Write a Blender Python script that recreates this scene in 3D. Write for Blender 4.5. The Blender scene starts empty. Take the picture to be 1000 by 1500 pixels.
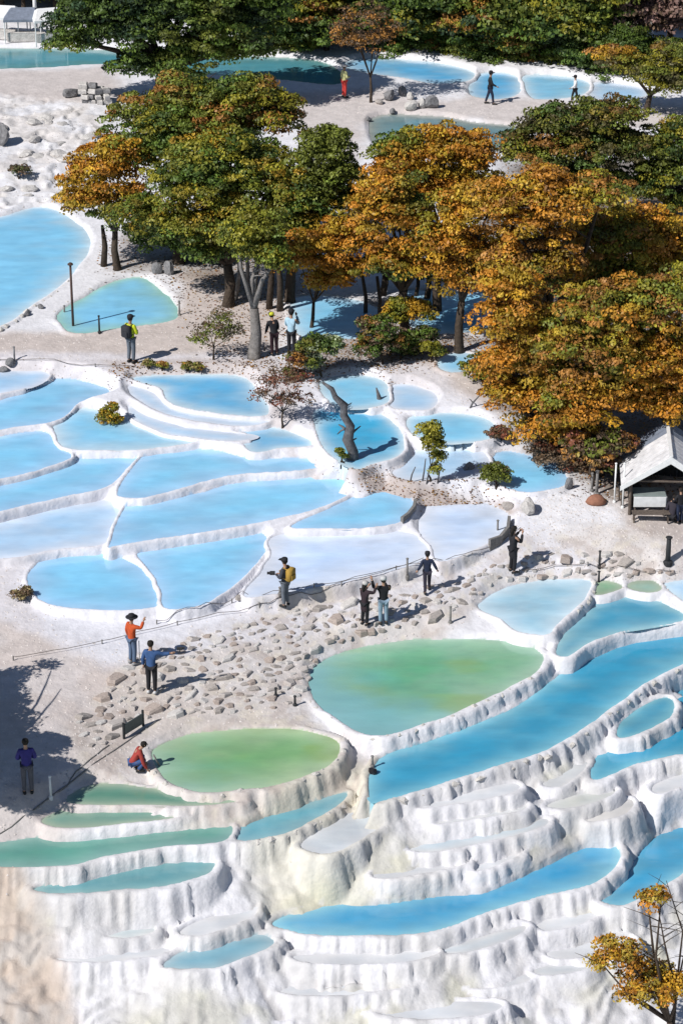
import bpy, bmesh, math, random
import numpy as np
from mathutils import Vector, Matrix
random.seed(7); rng = np.random.default_rng(7)
S = bpy.context.scene; C = S.collection
R = math.radians
# ------------------------------------------------------------ camera, sky, sun, exposure
F = 3750.0; CH = 44.0; PITCH = R(25.0)
cam = bpy.data.cameras.new('camera'); camo = bpy.data.objects.new('camera', cam); C.objects.link(camo)
camo.location = (0, 0, CH); camo.rotation_euler = (R(90) - PITCH, 0, 0)
cam.sensor_width = 36; cam.sensor_fit = 'AUTO'; cam.lens = F/1500*36; cam.clip_end = 2500; cam.clip_start = 1
S.camera = camo
SUN_EL, SUN_AZ = 43.0, 53.0          # light travels towards +x +y; azimuth measured from +y towards +x
w = bpy.data.worlds.new('World'); S.world = w; w.use_nodes = True
nt = w.node_tree; sky = nt.nodes.new('ShaderNodeTexSky'); sky.sky_type = 'NISHITA'; sky.sun_disc = False
sky.sun_elevation = R(SUN_EL); sky.sun_rotation = R(180 + SUN_AZ); sky.altitude = 2400
nt.links.new(sky.outputs[0], nt.nodes['Background'].inputs[0]); nt.nodes['Background'].inputs[1].default_value = 0.075
sl = bpy.data.lights.new('sun', 'SUN'); sl.energy = 4.7; sl.angle = R(0.5); sl.color = (1.0, .965, .925)
so = bpy.data.objects.new('sun', sl); C.objects.link(so)
ldir = Vector((math.sin(R(SUN_AZ))*math.cos(R(SUN_EL)), math.cos(R(SUN_AZ))*math.cos(R(SUN_EL)), -math.sin(R(SUN_EL))))
so.rotation_euler = ldir.to_track_quat('-Z', 'Y').to_euler(); so.location = (-30, -30, 60)
S.view_settings.view_transform = 'Standard'; S.view_settings.look = 'None'
S.view_settings.exposure = 0.1; S.view_settings.gamma = 1; S.view_settings.use_curve_mapping = False

# ------------------------------------------------------------ small helpers
cp, sp = math.cos(PITCH), math.sin(PITCH)
def ray(px, py):
    u = (px-500)/F; v = (750-py)/F
    return u, cp+v*sp, -sp+v*cp
def pz(px, py, z):
    dx, dy, dz = ray(px, py); t = (z-CH)/dz
    return dx*t, dy*t
def pY(px, py, Y):
    dx, dy, dz = ray(px, py); t = Y/dy
    return Vector((dx*t, Y, CH+dz*t))
def scale_at(P):                       # pixels of the photograph per metre
    return F/(P.y*cp - (P.z-CH)*sp)
_tab = rng.random((8, 256, 256))
def vn(x, y, s=0):
    x = np.asarray(x, float); y = np.asarray(y, float)
    xi = np.floor(x).astype(np.int64); yi = np.floor(y).astype(np.int64)
    fx = x-xi; fy = y-yi; fx = fx*fx*(3-2*fx); fy = fy*fy*(3-2*fy)
    T = _tab[s % 8]; a = T[xi & 255, yi & 255]; b = T[(xi+1) & 255, yi & 255]
    c = T[xi & 255, (yi+1) & 255]; d = T[(xi+1) & 255, (yi+1) & 255]
    return (a*(1-fx)+b*fx)*(1-fy)+(c*(1-fx)+d*fx)*fy
def fbm(x, y, s=0, o=4):
    r = 0; a = .5
    for k in range(o): r = r+a*vn(x*2**k+13*k, y*2**k+7*k, s+k); a *= .5
    return r
def sst(a, b, x):
    t = np.clip((x-a)/(b-a), 0, 1); return t*t*(3-2*t)
def props(o, label=None, cat=None, group=None, kind=None):
    if label: o['label'] = label
    if cat: o['category'] = cat
    if group: o['group'] = group
    if kind: o['kind'] = kind
    return o
def mesh_obj(name, V, Fc, mat=None, parent=None, smooth=False, loc=None):
    me = bpy.data.meshes.new(name); me.from_pydata([tuple(v) for v in V], [], [tuple(f) for f in Fc])
    if mat: me.materials.append(mat)
    if smooth: me.polygons.foreach_set('use_smooth', [True]*len(me.polygons))
    me.update()
    return link(name, me, parent, loc)
def link(name, me, parent=None, loc=None):
    o = bpy.data.objects.new(name, me); C.objects.link(o)
    if parent: o.parent = parent
    if loc is not None: o.location = loc
    return o
def empty(name, loc, rz=0, sc=1):
    o = bpy.data.objects.new(name, None); C.objects.link(o); o.location = loc; o.rotation_euler = (0, 0, rz)
    o.scale = (sc, sc, sc); o.empty_display_size = .2
    return o
class MB:
    """collects simple shapes into one mesh"""
    def __init__(s): s.V = []; s.F = []
    def add(s, V, Fc):
        n = len(s.V); s.V += [tuple(v) for v in V]; s.F += [tuple(i+n for i in f) for f in Fc]
    def box(s, c, d, M=None, bev=.0):
        hx, hy, hz = d[0]/2, d[1]/2, d[2]/2; V = []
        b = min(bev, hx*.5, hy*.5, hz*.5)
        if b <= 0:
            V = [Vector((x, y, z)) for z in (-hz, hz) for x, y in ((-hx, -hy), (hx, -hy), (hx, hy), (-hx, hy))]
            Fc = [(3, 2, 1, 0), (4, 5, 6, 7), (0, 1, 5, 4), (1, 2, 6, 5), (2, 3, 7, 6), (3, 0, 4, 7)]
        else:
            for z, i in ((-hz, b), (-hz+b, 0), (hz-b, 0), (hz, b)):
                V += [Vector((x, y, z)) for x, y in ((-hx+i, -hy+i), (hx-i, -hy+i), (hx-i, hy-i), (-hx+i, hy-i))]
            Fc = [(3, 2, 1, 0), (12, 13, 14, 15)]
            for r in range(3):
                for k in range(4):
                    a = r*4+k; q = r*4+(k+1) % 4; Fc.append((a, q, q+4, a+4))
        if M: V = [M @ v for v in V]
        s.add([v+Vector(c) for v in V], Fc)
    def tube(s, pts, rad, n=7, cap=True):
        pts = [Vector(p) for p in pts]
        if not hasattr(rad, '__len__'): rad = [rad]*len(pts)
        V = []; Fc = []; up = Vector((.13, .21, .97))
        for i, p in enumerate(pts):
            t = (pts[min(i+1, len(pts)-1)]-pts[max(i-1, 0)]).normalized()
            a = t.cross(up)
            if a.length < .15: a = t.cross(Vector((1, 0, 0)))
            a.normalize(); b = t.cross(a)
            V += [p+(a*math.cos(k*2*math.pi/n)+b*math.sin(k*2*math.pi/n))*rad[i] for k in range(n)]
        for i in range(len(pts)-1):
            for k in range(n):
                q = (k+1) % n; Fc.append((i*n+k, i*n+q, (i+1)*n+q, (i+1)*n+k))
        if cap:
            Fc.append(tuple(range(n-1, -1, -1))); Fc.append(tuple((len(pts)-1)*n+k for k in range(n)))
        s.add(V, Fc)
    def lathe(s, c, prof, n=14, sx=1, sy=1):
        V = []; Fc = []
        for r, z in prof:
            V += [(c[0]+r*sx*math.cos(k*2*math.pi/n), c[1]+r*sy*math.sin(k*2*math.pi/n), c[2]+z) for k in range(n)]
        for i in range(len(prof)-1):
            for k in range(n):
                q = (k+1) % n; Fc.append((i*n+k, i*n+q, (i+1)*n+q, (i+1)*n+k))
        Fc.append(tuple(range(n-1, -1, -1))); Fc.append(tuple((len(prof)-1)*n+k for k in range(n)))
        s.add(V, Fc)
    def build(s, name, mat, parent=None, smooth=False, loc=None):
        return mesh_obj(name, s.V, s.F, mat, parent, smooth, loc)

# ------------------------------------------------------------ materials
def mat(name, col, rough=.8, noise=0, nscale=8, bump=0, bscale=30, spec=.3, attr=None, col2=None, metal=0, trans=0):
    m = bpy.data.materials.new(name); m.use_nodes = True; t = m.node_tree; b = t.nodes['Principled BSDF']
    b.inputs['Roughness'].default_value = rough; b.inputs['Specular IOR Level'].default_value = spec
    b.inputs['Metallic'].default_value = metal
    tc = t.nodes.new('ShaderNodeTexCoord')
    src = None
    if attr:
        a = t.nodes.new('ShaderNodeAttribute'); a.attribute_name = attr; src = a.outputs['Color']
    if noise:
        n = t.nodes.new('ShaderNodeTexNoise'); n.inputs['Scale'].default_value = nscale; n.inputs['Detail'].default_value = 6
        t.links.new(tc.outputs['Object'], n.inputs['Vector'])
        r = t.nodes.new('ShaderNodeMapRange'); r.inputs[1].default_value = .3; r.inputs[2].default_value = .7
        r.inputs[3].default_value = 0; r.inputs[4].default_value = 1; t.links.new(n.outputs['Fac'], r.inputs[0])
        mx = t.nodes.new('ShaderNodeMix'); mx.data_type = 'RGBA'; t.links.new(r.outputs[0], mx.inputs[0])
        if src is not None:
            d = t.nodes.new('ShaderNodeMix'); d.data_type = 'RGBA'; d.blend_type = 'MULTIPLY'; d.inputs[0].default_value = 1
            t.links.new(src, d.inputs[6]); c2 = 1-noise; d.inputs[7].default_value = (c2, c2, c2, 1)
            t.links.new(d.outputs[2], mx.inputs[6]); t.links.new(src, mx.inputs[7])
        else:
            k = 1-noise; mx.inputs[7].default_value = (*col, 1)
            mx.inputs[6].default_value = (*(col2 or tuple(c*k for c in col)), 1)
        t.links.new(mx.outputs[2], b.inputs['Base Color'])
    elif src is not None: t.links.new(src, b.inputs['Base Color'])
    else: b.inputs['Base Color'].default_value = (*col, 1)
    if bump:
        n2 = t.nodes.new('ShaderNodeTexNoise'); n2.inputs['Scale'].default_value = bscale; n2.inputs['Detail'].default_value = 5
        t.links.new(tc.outputs['Object'], n2.inputs['Vector'])
        bp = t.nodes.new('ShaderNodeBump'); bp.inputs['Strength'].default_value = 1; bp.inputs['Distance'].default_value = bump
        t.links.new(n2.outputs['Fac'], bp.inputs['Height']); t.links.new(bp.outputs[0], b.inputs['Normal'])
    return m
M_ground = mat('travertine', (.7, .7, .7), .88, .15, 2.6, .03, 6, .25, attr='tcol')
M_leaf = mat('leaves', (.1, .1, .1), .55, 0, 1, 0, 1, .3, attr='lcol')
M_bark = mat('bark', (.075, .055, .04), .9, .5, 6, .03, 14)
M_bark_pale = mat('pale_bark', (.25, .23, .215), .9, .5, 5, .03, 14)
M_deadwood = mat('dead_wood', (.15, .145, .15), .9, .5, 6, .03, 14)
M_stone = mat('bank_stone', (.47, .425, .385), .9, .35, 5, .02, 18, col2=(.31, .28, .26))
M_rim = mat('rim_stone', (.70, .67, .63), .9, .3, 6, .02, 16, col2=(.46, .43, .39))
M_rock = mat('grey_rock', (.27, .265, .27), .9, .5, 4, .04, 10)
M_rockw = mat('white_rock', (.62, .59, .56), .9, .35, 4, .04, 10)
M_wood = mat('old_wood', (.14, .11, .09), .85, .5, 12, .01, 40)
M_grey = mat('grey_wood', (.24, .23, .22), .85, .4, 12, .01, 40)
M_white = mat('white_paint', (.75, .75, .74), .6, .15, 6)
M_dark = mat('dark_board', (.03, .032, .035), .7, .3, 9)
M_rope = mat('rope', (.12, .10, .09), .9)
# water: milky, colour in an attribute (depth of the water), gentle ripples
M_water = bpy.data.materials.new('milky_water'); M_water.use_nodes = True
_t = M_water.node_tree; _b = _t.nodes['Principled BSDF']; _b.inputs['Roughness'].default_value = .12; _b.inputs['Specular IOR Level'].default_value = .35
_a = _t.nodes.new('ShaderNodeAttribute'); _a.attribute_name = 'wcol'
_tc = _t.nodes.new('ShaderNodeTexCoord'); _mp = _t.nodes.new('ShaderNodeMapping'); _mp.inputs['Scale'].default_value = (.5, 1.3, 1)
_n = _t.nodes.new('ShaderNodeTexNoise'); _n.inputs['Scale'].default_value = .9; _n.inputs['Detail'].default_value = 5
_t.links.new(_tc.outputs['Object'], _mp.inputs[0]); _t.links.new(_mp.outputs[0], _n.inputs['Vector'])
_r = _t.nodes.new('ShaderNodeMapRange'); _r.inputs[1].default_value = .3; _r.inputs[2].default_value = .7; _r.inputs[3].default_value = .9; _r.inputs[4].default_value = 1.06
_t.links.new(_n.outputs['Fac'], _r.inputs[0])
_m = _t.nodes.new('ShaderNodeVectorMath'); _m.operation = 'SCALE'; _t.links.new(_a.outputs['Color'], _m.inputs[0]); _t.links.new(_r.outputs[0], _m.inputs['Scale'])
_t.links.new(_m.outputs[0], _b.inputs['Base Color'])
_n2 = _t.nodes.new('ShaderNodeTexNoise'); _n2.inputs['Scale'].default_value = 5; _n2.inputs['Detail'].default_value = 3
_t.links.new(_mp.outputs[0], _n2.inputs['Vector'])
_bp = _t.nodes.new('ShaderNodeBump'); _bp.inputs['Distance'].default_value = .006; _t.links.new(_n2.outputs['Fac'], _bp.inputs['Height'])
_t.links.new(_bp.outputs[0], _b.inputs['Normal'])

# ------------------------------------------------------------ pools: outline (px of the photograph, on the water plane), level, colours
BLUE = (.12, .42, .70); LBLUE = (.225, .55, .78); PALE = (.38, .60, .82); ICE = (.52, .67, .90)
CYAN = (.04, .29, .46); DCYAN = (.035, .28, .42); GREEN = (.15, .36, .20); GREEN2 = (.19, .36, .13); TEAL = (.08, .28, .34)
SHB = (.58, .72, .80); SHG = (.36, .43, .33); SHW = (.68, .72, .80)
POOLS = [
 # name label, pts, level, deep, shallow, s, k(wall slope), w(rim width), lip, rimstones
 ('large pale blue pool at the left edge beside the lamp post', [(-70,330),(0,318),(60,303),(100,318),(130,345),(125,375),(92,415),(50,445),(0,478),(-70,490)], 2.2, LBLUE, SHB, .5, 2, .2, .05, 0),
 ('small blue pool beside the lamp post with green tinged far end', [(85,462),(120,437),(160,416),(205,406),(240,430),(262,455),(245,472),(180,480),(110,488)], 2.15, LBLUE, (.34,.58,.50), .45, 2, .2, .05, 0),
 ('long teal pond behind the leftmost sandy bank at the top', [(-80,70),(0,72),(100,72),(280,80),(420,85),(475,92),(500,108),(490,124),(400,116),(300,110),(160,97),(60,101),(-80,101)], 3.0, TEAL, (.16,.32,.28), .6, 2, .2, .05, 0),
 ('bright blue pool along the top by the forest edge', [(505,92),(540,85),(620,90),(670,98),(694,108),(682,120),(640,124),(600,117),(550,110),(510,102)], 3.0, BLUE, SHB, .6, 2, .2, .06, 0),
 ('small blue pool behind the walking man in black', [(688,122),(704,108),(740,107),(760,116),(762,132),(748,143),(716,146),(690,140)], 2.92, BLUE, SHB, .5, 2, .2, .06, 0),
 ('pale blue pool at the top between the two walkers', [(768,110),(820,112),(858,119),(862,130),(845,142),(800,147),(778,143),(768,126)], 2.92, LBLUE, SHB, .5, 2, .2, .06, 0),
 ('pale pool at the top right of the white jacket walker', [(870,120),(935,128),(945,140),(910,148),(868,144)], 2.9, PALE, SHW, .5, 2, .2, .06, 0),
 ('dull blue pond behind the middle orange trees', [(542,178),(575,168),(650,172),(700,180),(770,188),(768,206),(730,222),(690,226),(620,226),(556,222)], 2.75, (.12,.27,.33), (.3,.33,.3), .9, 2, .2, .06, 0),
 ('blue pond behind the pale stout trunk in tree shade', [(428,440),(480,434),(540,446),(566,470),(545,492),(500,497),(440,492)], 2.25, LBLUE, SHB, .5, 2, .2, .06, 0),
 ('shaded blue pond under the middle orange trees', [(585,428),(650,428),(722,432),(728,475),(660,490),(600,478)], 2.25, LBLUE, SHB, .5, 2, .2, .06, 0),
 ('tiny shaded pool beside the sandy path under the trees', [(640,528),(662,518),(692,520),(698,536),(670,546),(645,542)], 2.12, LBLUE, SHB, .4, 2, .2, .05, 0),
 # upper left basin
 ('very pale pool at the far left corner of the white basin', [(-50,545),(20,545),(62,546),(66,556),(30,570),(-50,582)], 1.92, PALE, SHW, .5, 1.6, .16, .05, 0),
 ('light blue pool second from the path at the left edge', [(-50,600),(0,588),(45,566),(80,556),(132,562),(160,576),(112,590),(86,614),(30,624),(-50,634)], 1.76, LBLUE, PALE, .7, 1.6, .16, .05, 0),
 ('blue pool at the left edge below the pale ones', [(-50,650),(0,641),(60,633),(80,646),(92,660),(98,672),(60,686),(0,701),(-50,712)], 1.6, LBLUE, PALE, .7, 1.6, .16, .05, 0),
 ('long blue pool at the left edge reaching towards the basin centre', [(-50,724),(0,712),(90,682),(140,668),(196,668),(182,688),(150,714),(90,727),(0,749),(-50,762)], 1.4, LBLUE, PALE, .7, 1.6, .16, .05, 0),
 ('rounded pool holding the small yellow bush', [(82,622),(97,606),(130,600),(178,611),(210,628),(250,638),(288,646),(226,656),(170,659),(112,657),(88,646)], 1.66, LBLUE, SHB, .6, 1.6, .16, .05, 0),
 ('narrow ribbon pool just behind the yellow bush', [(188,594),(218,610),(272,625),(332,633),(372,639),(340,646),(255,636),(202,616)], 1.76, PALE, SHW, .4, 1.6, .15, .05, 0),
 ('narrow pale ribbon pool under the dark blue one', [(192,566),(222,574),(240,588),(270,602),(336,614),(392,617),(350,624),(290,616),(236,602),(196,580)], 1.86, PALE, SHW, .4, 1.6, .15, .05, 0),
 ('deeper blue pool along the path in the white basin', [(205,553),(290,550),(352,553),(380,580),(390,606),(340,608),(275,597),(246,584),(240,570),(206,560)], 1.96, BLUE, SHB, .5, 1.6, .16, .05, 0),
 ('small blue pool left of the red brown shrub', [(352,636),(372,628),(402,628),(440,640),(452,652),(412,656),(376,662),(360,652)], 1.7, BLUE, SHB, .5, 1.6, .16, .05, 0),
 ('wide blue pool across the middle of the basin', [(175,720),(212,670),(238,660),(312,661),(362,672),(432,672),(484,679),(440,689),(342,696),(282,710),(225,726),(190,728)], 1.45, LBLUE, PALE, .8, 1.6, .16, .05, 0),
 ('largest blue pool in the middle of the basin', [(165,796),(192,737),(232,736),(302,721),(352,706),(442,700),(498,694),(528,702),(500,728),(432,753),(332,774),(232,789),(172,799)], 1.2, LBLUE, PALE, .9, 1.6, .16, .05, 0),
 ('pale blue pool at the left edge above the oval one', [(-50,775),(0,762),(82,741),(150,734),(184,746),(170,774),(145,797),(82,804),(40,814),(0,818),(-50,826)], 1.05, PALE, SHW, .8, 1.6, .16, .05, 0),
 ('oval blue pool at the front left corner of the basin', [(45,842),(70,816),(120,809),(170,816),(212,838),(230,866),(230,886),(180,893),(100,888),(56,872)], .78, LBLUE, PALE, .7, .8, .16, .05, 0),
 ('blue pool right of the oval one at the basin front', [(207,808),(300,790),(380,780),(384,812),(350,848),(310,878),(272,891),(243,889),(238,862),(218,830)], .86, LBLUE, PALE, .7, .8, .16, .05, 0),
 ('blue leaf shaped pool with a dark crack at its right end', [(428,771),(500,740),(540,719),(576,718),(600,738),(594,758),(560,770),(480,774)], 1.16, LBLUE, PALE, .7, 1.6, .16, .05, 0),
 ('whitish lilac pool behind the photographer with the yellow backpack', [(404,786),(470,781),(560,778),(606,784),(624,800),(606,826),(500,853),(410,868),(360,872),(388,834),(400,810)], .94, ICE, SHW, 1.2, .8, .16, .05, 0),
 ('whitish lilac pool behind the woman in the long black coat', [(628,742),(660,735),(712,738),(742,756),(742,776),(700,802),(646,822),(634,800),(616,776)], .96, ICE, SHW, 1.0, .8, .16, .05, 0),
 # right part of the basin
 ('pale blue pool behind the leaning dead trunk', [(474,560),(510,551),(550,556),(566,572),(560,592),(502,597),(480,582)], 2.05, LBLUE, SHB, .4, 1.6, .16, .05, 0),
 ('small pale pool right of the dead stump', [(576,566),(606,566),(636,582),(626,600),(580,598),(570,582)], 2.0, PALE, SHW, .4, 1.6, .16, .05, 0),
 ('deep turquoise pool around the leaning dead trunk', [(464,602),(520,600),(562,610),(586,640),(582,666),(546,678),(520,686),(482,662),(466,630)], 1.8, (.06,.40,.66), SHB, .35, 1.6, .16, .05, 0),
 ('little blue pool above the yellow green sapling', [(600,612),(650,606),(700,612),(722,626),(712,642),(650,648),(606,634)], 1.85, LBLUE, SHB, .4, 1.6, .16, .05, 0),
 ('pale pool at the foot of the yellow green sapling', [(578,692),(596,668),(640,654),(696,656),(712,674),(704,696),(650,702),(600,704)], 1.5, PALE, SHW, .6, 1.6, .16, .05, 0),
 ('light blue rounded pool right of the dark green bush', [(722,672),(744,662),(784,672),(816,688),(826,704),(808,716),(768,720),(734,706)], 1.45, LBLUE, PALE, .5, 1.6, .16, .05, 0),
 # lower field
 ('large green pool in front of the stone bank', [(452,1000),(468,972),(520,950),(600,938),(700,937),(770,945),(796,963),(782,985),(720,1020),(650,1050),(585,1072),(540,1076),(500,1057),(464,1030)], -.72, (.10,.37,.19), (.35,.52,.40), 1.3, 2.6, .30, .06, 1),
 ('round green pool beside the crouching person', [(226,1098),(270,1078),(350,1068),(430,1068),(480,1080),(496,1096),(482,1120),(430,1142),(370,1155),(300,1160),(258,1150),(236,1130)], -.85, (.135,.335,.125), (.40,.52,.33), 1.1, 2.6, .30, .06, 1),
 ('light blue pool below the woman in the long black coat', [(702,886),(740,861),(800,850),(862,851),(856,874),(832,898),(812,918),(800,930),(760,925),(728,905)], -.35, (.22,.50,.66), SHB, .9, 2.6, .18, .06, 1),
 ('tiny green pool at the far end of the turquoise one', [(868,866),(872,853),(895,852),(912,860),(896,868),(874,872)], -.40, (.14,.36,.20), SHG, .4, 2, .14, .05, 0),
 ('small pale green pool behind the turquoise one', [(918,861),(925,853),(956,852),(968,864),(945,868)], -.40, (.22,.42,.36), SHG, .4, 2, .14, .05, 0),
 ('pale blue pool cut by the right edge behind the turquoise one', [(980,866),(976,853),(1060,850),(1060,900),(1012,888)], -.42, PALE, SHB, .5, 2, .14, .05, 0),
 ('turquoise leaf shaped pool under the right path', [(815,956),(830,921),(868,886),(900,873),(950,876),(990,893),(1000,908),(960,918),(900,928),(860,943),(830,962)], -.62, CYAN, (.3,.52,.58), .5, 2.6, .20, .06, 1),
 ('long deep blue pool sweeping from the centre to the right edge', [(540,1172),(556,1112),(640,1082),(740,1042),(802,1002),(842,966),(900,938),(960,927),(1060,920),(1060,950),(1000,973),(950,998),(900,1033),(850,1068),(800,1098),(720,1125),(640,1150),(580,1168)], -1.12, CYAN, (.22,.50,.60), .45, 2.8, .26, .08, 1),
 ('small loop shaped pool raised above the blue water at right', [(904,1078),(912,1056),(948,1030),(976,1022),(988,1034),(978,1052),(946,1070),(918,1080)], -1.45, CYAN, (.2,.45,.52), .35, 3, .26, .07, 0),
 ('deep blue pool wrapped around the loop at the right edge', [(865,1142),(868,1108),(885,1090),(900,1075),(960,1020),(985,1003),(1060,972),(1060,1086),(980,1108),(930,1120),(890,1138)], -1.85, CYAN, (.2,.48,.58), .45, 2.8, .26, .08, 0),
 ('narrow dark green pool just below the round green one', [(102,1166),(130,1150),(170,1148),(210,1154),(262,1160),(330,1166),(356,1172),(290,1180),(200,1180),(112,1177)], -1.02, (.07,.22,.16), SHG, .35, 2.4, .16, .05, 0),
 ('narrow green ribbon pool second below the round green one', [(62,1203),(90,1188),(140,1181),(210,1179),(276,1182),(266,1196),(180,1207),(96,1213)], -1.2, (.12,.30,.25), SHG, .35, 2.4, .16, .05, 0),
 ('long green pool at the left edge in the lower terraces', [(-60,1240),(0,1234),(60,1226),(150,1220),(250,1208),(328,1207),(340,1219),(320,1234),(240,1240),(150,1256),(100,1268),(0,1270),(-60,1270)], -1.5, (.10,.31,.25), (.25,.42,.38), .5, 2.6, .2, .06, 0),
 ('slim teal pool above the tall fluted wall at lower left', [(52,1302),(110,1286),(180,1266),(260,1254),(306,1256),(314,1266),(296,1283),(240,1297),(160,1306),(84,1309)], -1.95, (.10,.30,.34), (.26,.42,.42), .4, 3, .28, .08, 0),
 ('teal pool between the green pool and the pale terrace', [(350,1232),(346,1206),(380,1191),(450,1176),(504,1161),(500,1175),(462,1200),(402,1225)], -1.55, (.10,.34,.42), (.28,.45,.48), .45, 2.8, .26, .07, 0),
 ('whitish empty terrace pan above the fluted yellow wall', [(440,1240),(470,1214),(512,1192),(545,1176),(586,1176),(582,1194),(540,1224),(482,1250)], -1.95, (.52,.57,.60), (.60,.61,.62), .5, 3.0, .22, .07, 0),
 ('pale grey pan right below the long deep blue pool', [(632,1198),(700,1187),(758,1178),(762,1187),(700,1200),(640,1207)], -2.0, (.50,.55,.58), (.60,.60,.60), .5, 2.8, .2, .07, 0),
 ('pale dry pan shaped like a tongue by the right blue pool', [(795,1150),(812,1128),(838,1110),(856,1108),(860,1122),(842,1140),(818,1152)], -1.95, (.56,.58,.58), (.60,.60,.60), .5, 3.0, .2, .06, 0),
 ('pale blue pan in the middle of the lower terraces', [(600,1242),(640,1226),(720,1211),(790,1200),(800,1208),(760,1222),(700,1236),(630,1248)], -2.35, (.38,.52,.60), (.60,.60,.60), .6, 2.8, .24, .07, 0),
 ('greenish white pan under the tongue shaped one', [(800,1180),(850,1162),(902,1156),(884,1170),(836,1184)], -2.2, (.48,.52,.44), (.60,.60,.58), .6, 2.8, .22, .07, 0),
 ('cream domed pan left of the dark gap at lower right', [(856,1196),(890,1182),(922,1170),(926,1180),(905,1196),(868,1204)], -2.6, (.58,.58,.56), (.62,.6,.58), .6, 3, .24, .07, 0),
 ('vivid blue crescent pool low in the centre', [(398,1352),(450,1332),(560,1312),(640,1302),(690,1302),(722,1290),(782,1260),(840,1234),(882,1232),(905,1246),(898,1274),(860,1298),(790,1314),(720,1334),(660,1357),(600,1369),(500,1371),(430,1366)], -3.25, (.04,.30,.54), (.28,.54,.62), .5, 2.8, .28, .09, 0),
 ('vivid blue pool cut by the lower right edge', [(878,1318),(896,1290),(916,1252),(940,1222),(980,1195),(1060,1176),(1060,1262),(1000,1280),(952,1308),(912,1326)], -3.6, (.04,.29,.50), (.25,.5,.58), .45, 2.8, .28, .09, 0),
 ('small shell shaped teal pool near the bottom left', [(244,1416),(262,1398),(300,1384),(350,1371),(388,1371),(402,1383),(362,1402),(302,1420)], -4.0, (.16,.38,.48), (.38,.5,.54), .4, 2.8, .28, .08, 0),
 ('faint pale pan on the lower left white slope', [(152,1368),(180,1359),(216,1358),(220,1366),(180,1373)], -3.5, (.42,.52,.54), (.58,.6,.6), .4, 2, .2, .05, 0),
 ('pale blue shallow pan below the vivid crescent pool', [(640,1392),(690,1376),(740,1362),(770,1356),(762,1368),(722,1386),(670,1396)], -3.95, (.42,.54,.62), (.6,.6,.6), .5, 2.8, .26, .07, 0),
 ('thin whitish pan low right of centre at the bottom', [(780,1420),(820,1412),(862,1408),(850,1420),(800,1428)], -4.5, (.48,.55,.6), (.6,.6,.6), .5, 1.6, .2, .06, 0),
 ('first dry white pan in the lower terraces under the long deep blue pool', [(596, 1182), (640, 1170), (700, 1157), (748, 1147), (764, 1152), (742, 1164), (690, 1173), (640, 1182)], -1.6, (.56,.59,.62), (.64,.64,.65), .4, 2.8, .2, .08, 0),
 ('pinkish white shelf above the small shell shaped pool', [(266, 1366), (290, 1350), (340, 1334), (372, 1322), (376, 1338), (344, 1354), (296, 1370)], -3.25, (.56,.59,.62), (.64,.64,.65), .4, 2.8, .2, .08, 0),
 ('faint ledge pan on the lower left slope', [(84, 1400), (150, 1388), (230, 1388), (240, 1398), (150, 1410), (94, 1408)], -3.9, (.56,.59,.62), (.64,.64,.65), .4, 2.8, .2, .08, 0),
 ('low pan near the bottom edge left of centre', [(170, 1446), (250, 1434), (336, 1440), (322, 1452), (220, 1458)], -4.75, (.56,.59,.62), (.64,.64,.65), .4, 2.8, .2, .08, 0),
 ('low pan below the vivid crescent pool near the bottom', [(410, 1446), (520, 1430), (610, 1432), (596, 1446), (500, 1458), (424, 1456)], -4.65, (.56,.59,.62), (.64,.64,.65), .4, 2.8, .2, .08, 0),
 ('thin shelf pan right under the vivid crescent pool rim', [(430, 1400), (540, 1396), (628, 1392), (640, 1398), (600, 1408), (510, 1413), (446, 1410)], -3.85, (.56,.59,.62), (.64,.64,.65), .4, 2.8, .2, .08, 0),
 ('small pan low right of centre near the bottom', [(672, 1436), (750, 1424), (776, 1430), (760, 1442), (696, 1448)], -4.75, (.56,.59,.62), (.64,.64,.65), .4, 2.8, .2, .08, 0),
 ('pan touching the bottom in the centre', [(540, 1478), (640, 1468), (730, 1470), (706, 1486), (600, 1492)], -5.15, (.56,.59,.62), (.64,.64,.65), .4, 2.8, .2, .08, 0),
 ('pan touching the bottom at left', [(250, 1488), (350, 1476), (446, 1480), (424, 1494), (300, 1500)], -5.3, (.56,.59,.62), (.64,.64,.65), .4, 2.8, .2, .08, 0),
 ('white step pan at the left end of the tall fluted wall', [(548, 1280), (610, 1266), (672, 1258), (680, 1266), (630, 1278), (566, 1288)], -2.85, (.56,.59,.62), (.64,.64,.65), .4, 2.8, .2, .08, 0),
 ('bulging white pan under the crescent pool right end', [(786, 1352), (826, 1342), (862, 1330), (880, 1338), (850, 1354), (800, 1364)], -4.0, (.56,.59,.62), (.64,.64,.65), .4, 2.8, .2, .08, 0),
 ('lower bulging white pan left of the golden tree', [(800, 1396), (860, 1380), (912, 1372), (930, 1380), (890, 1396), (824, 1404)], -4.4, (.56,.59,.62), (.64,.64,.65), .4, 2.8, .2, .08, 0),
 ('cream domed pan at the right edge over the vivid blue pool', [(958, 1150), (1000, 1132), (1060, 1118), (1060, 1136), (1000, 1152), (966, 1162)], -2.35, (.56,.59,.62), (.64,.64,.65), .4, 2.8, .2, .08, 0),
 ('small pan between the domed pan and the tall wall', [(690, 1268), (720, 1252), (756, 1243), (760, 1252), (730, 1268), (700, 1276)], -2.9, (.56,.59,.62), (.64,.64,.65), .4, 2.8, .2, .08, 0),
]
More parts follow.
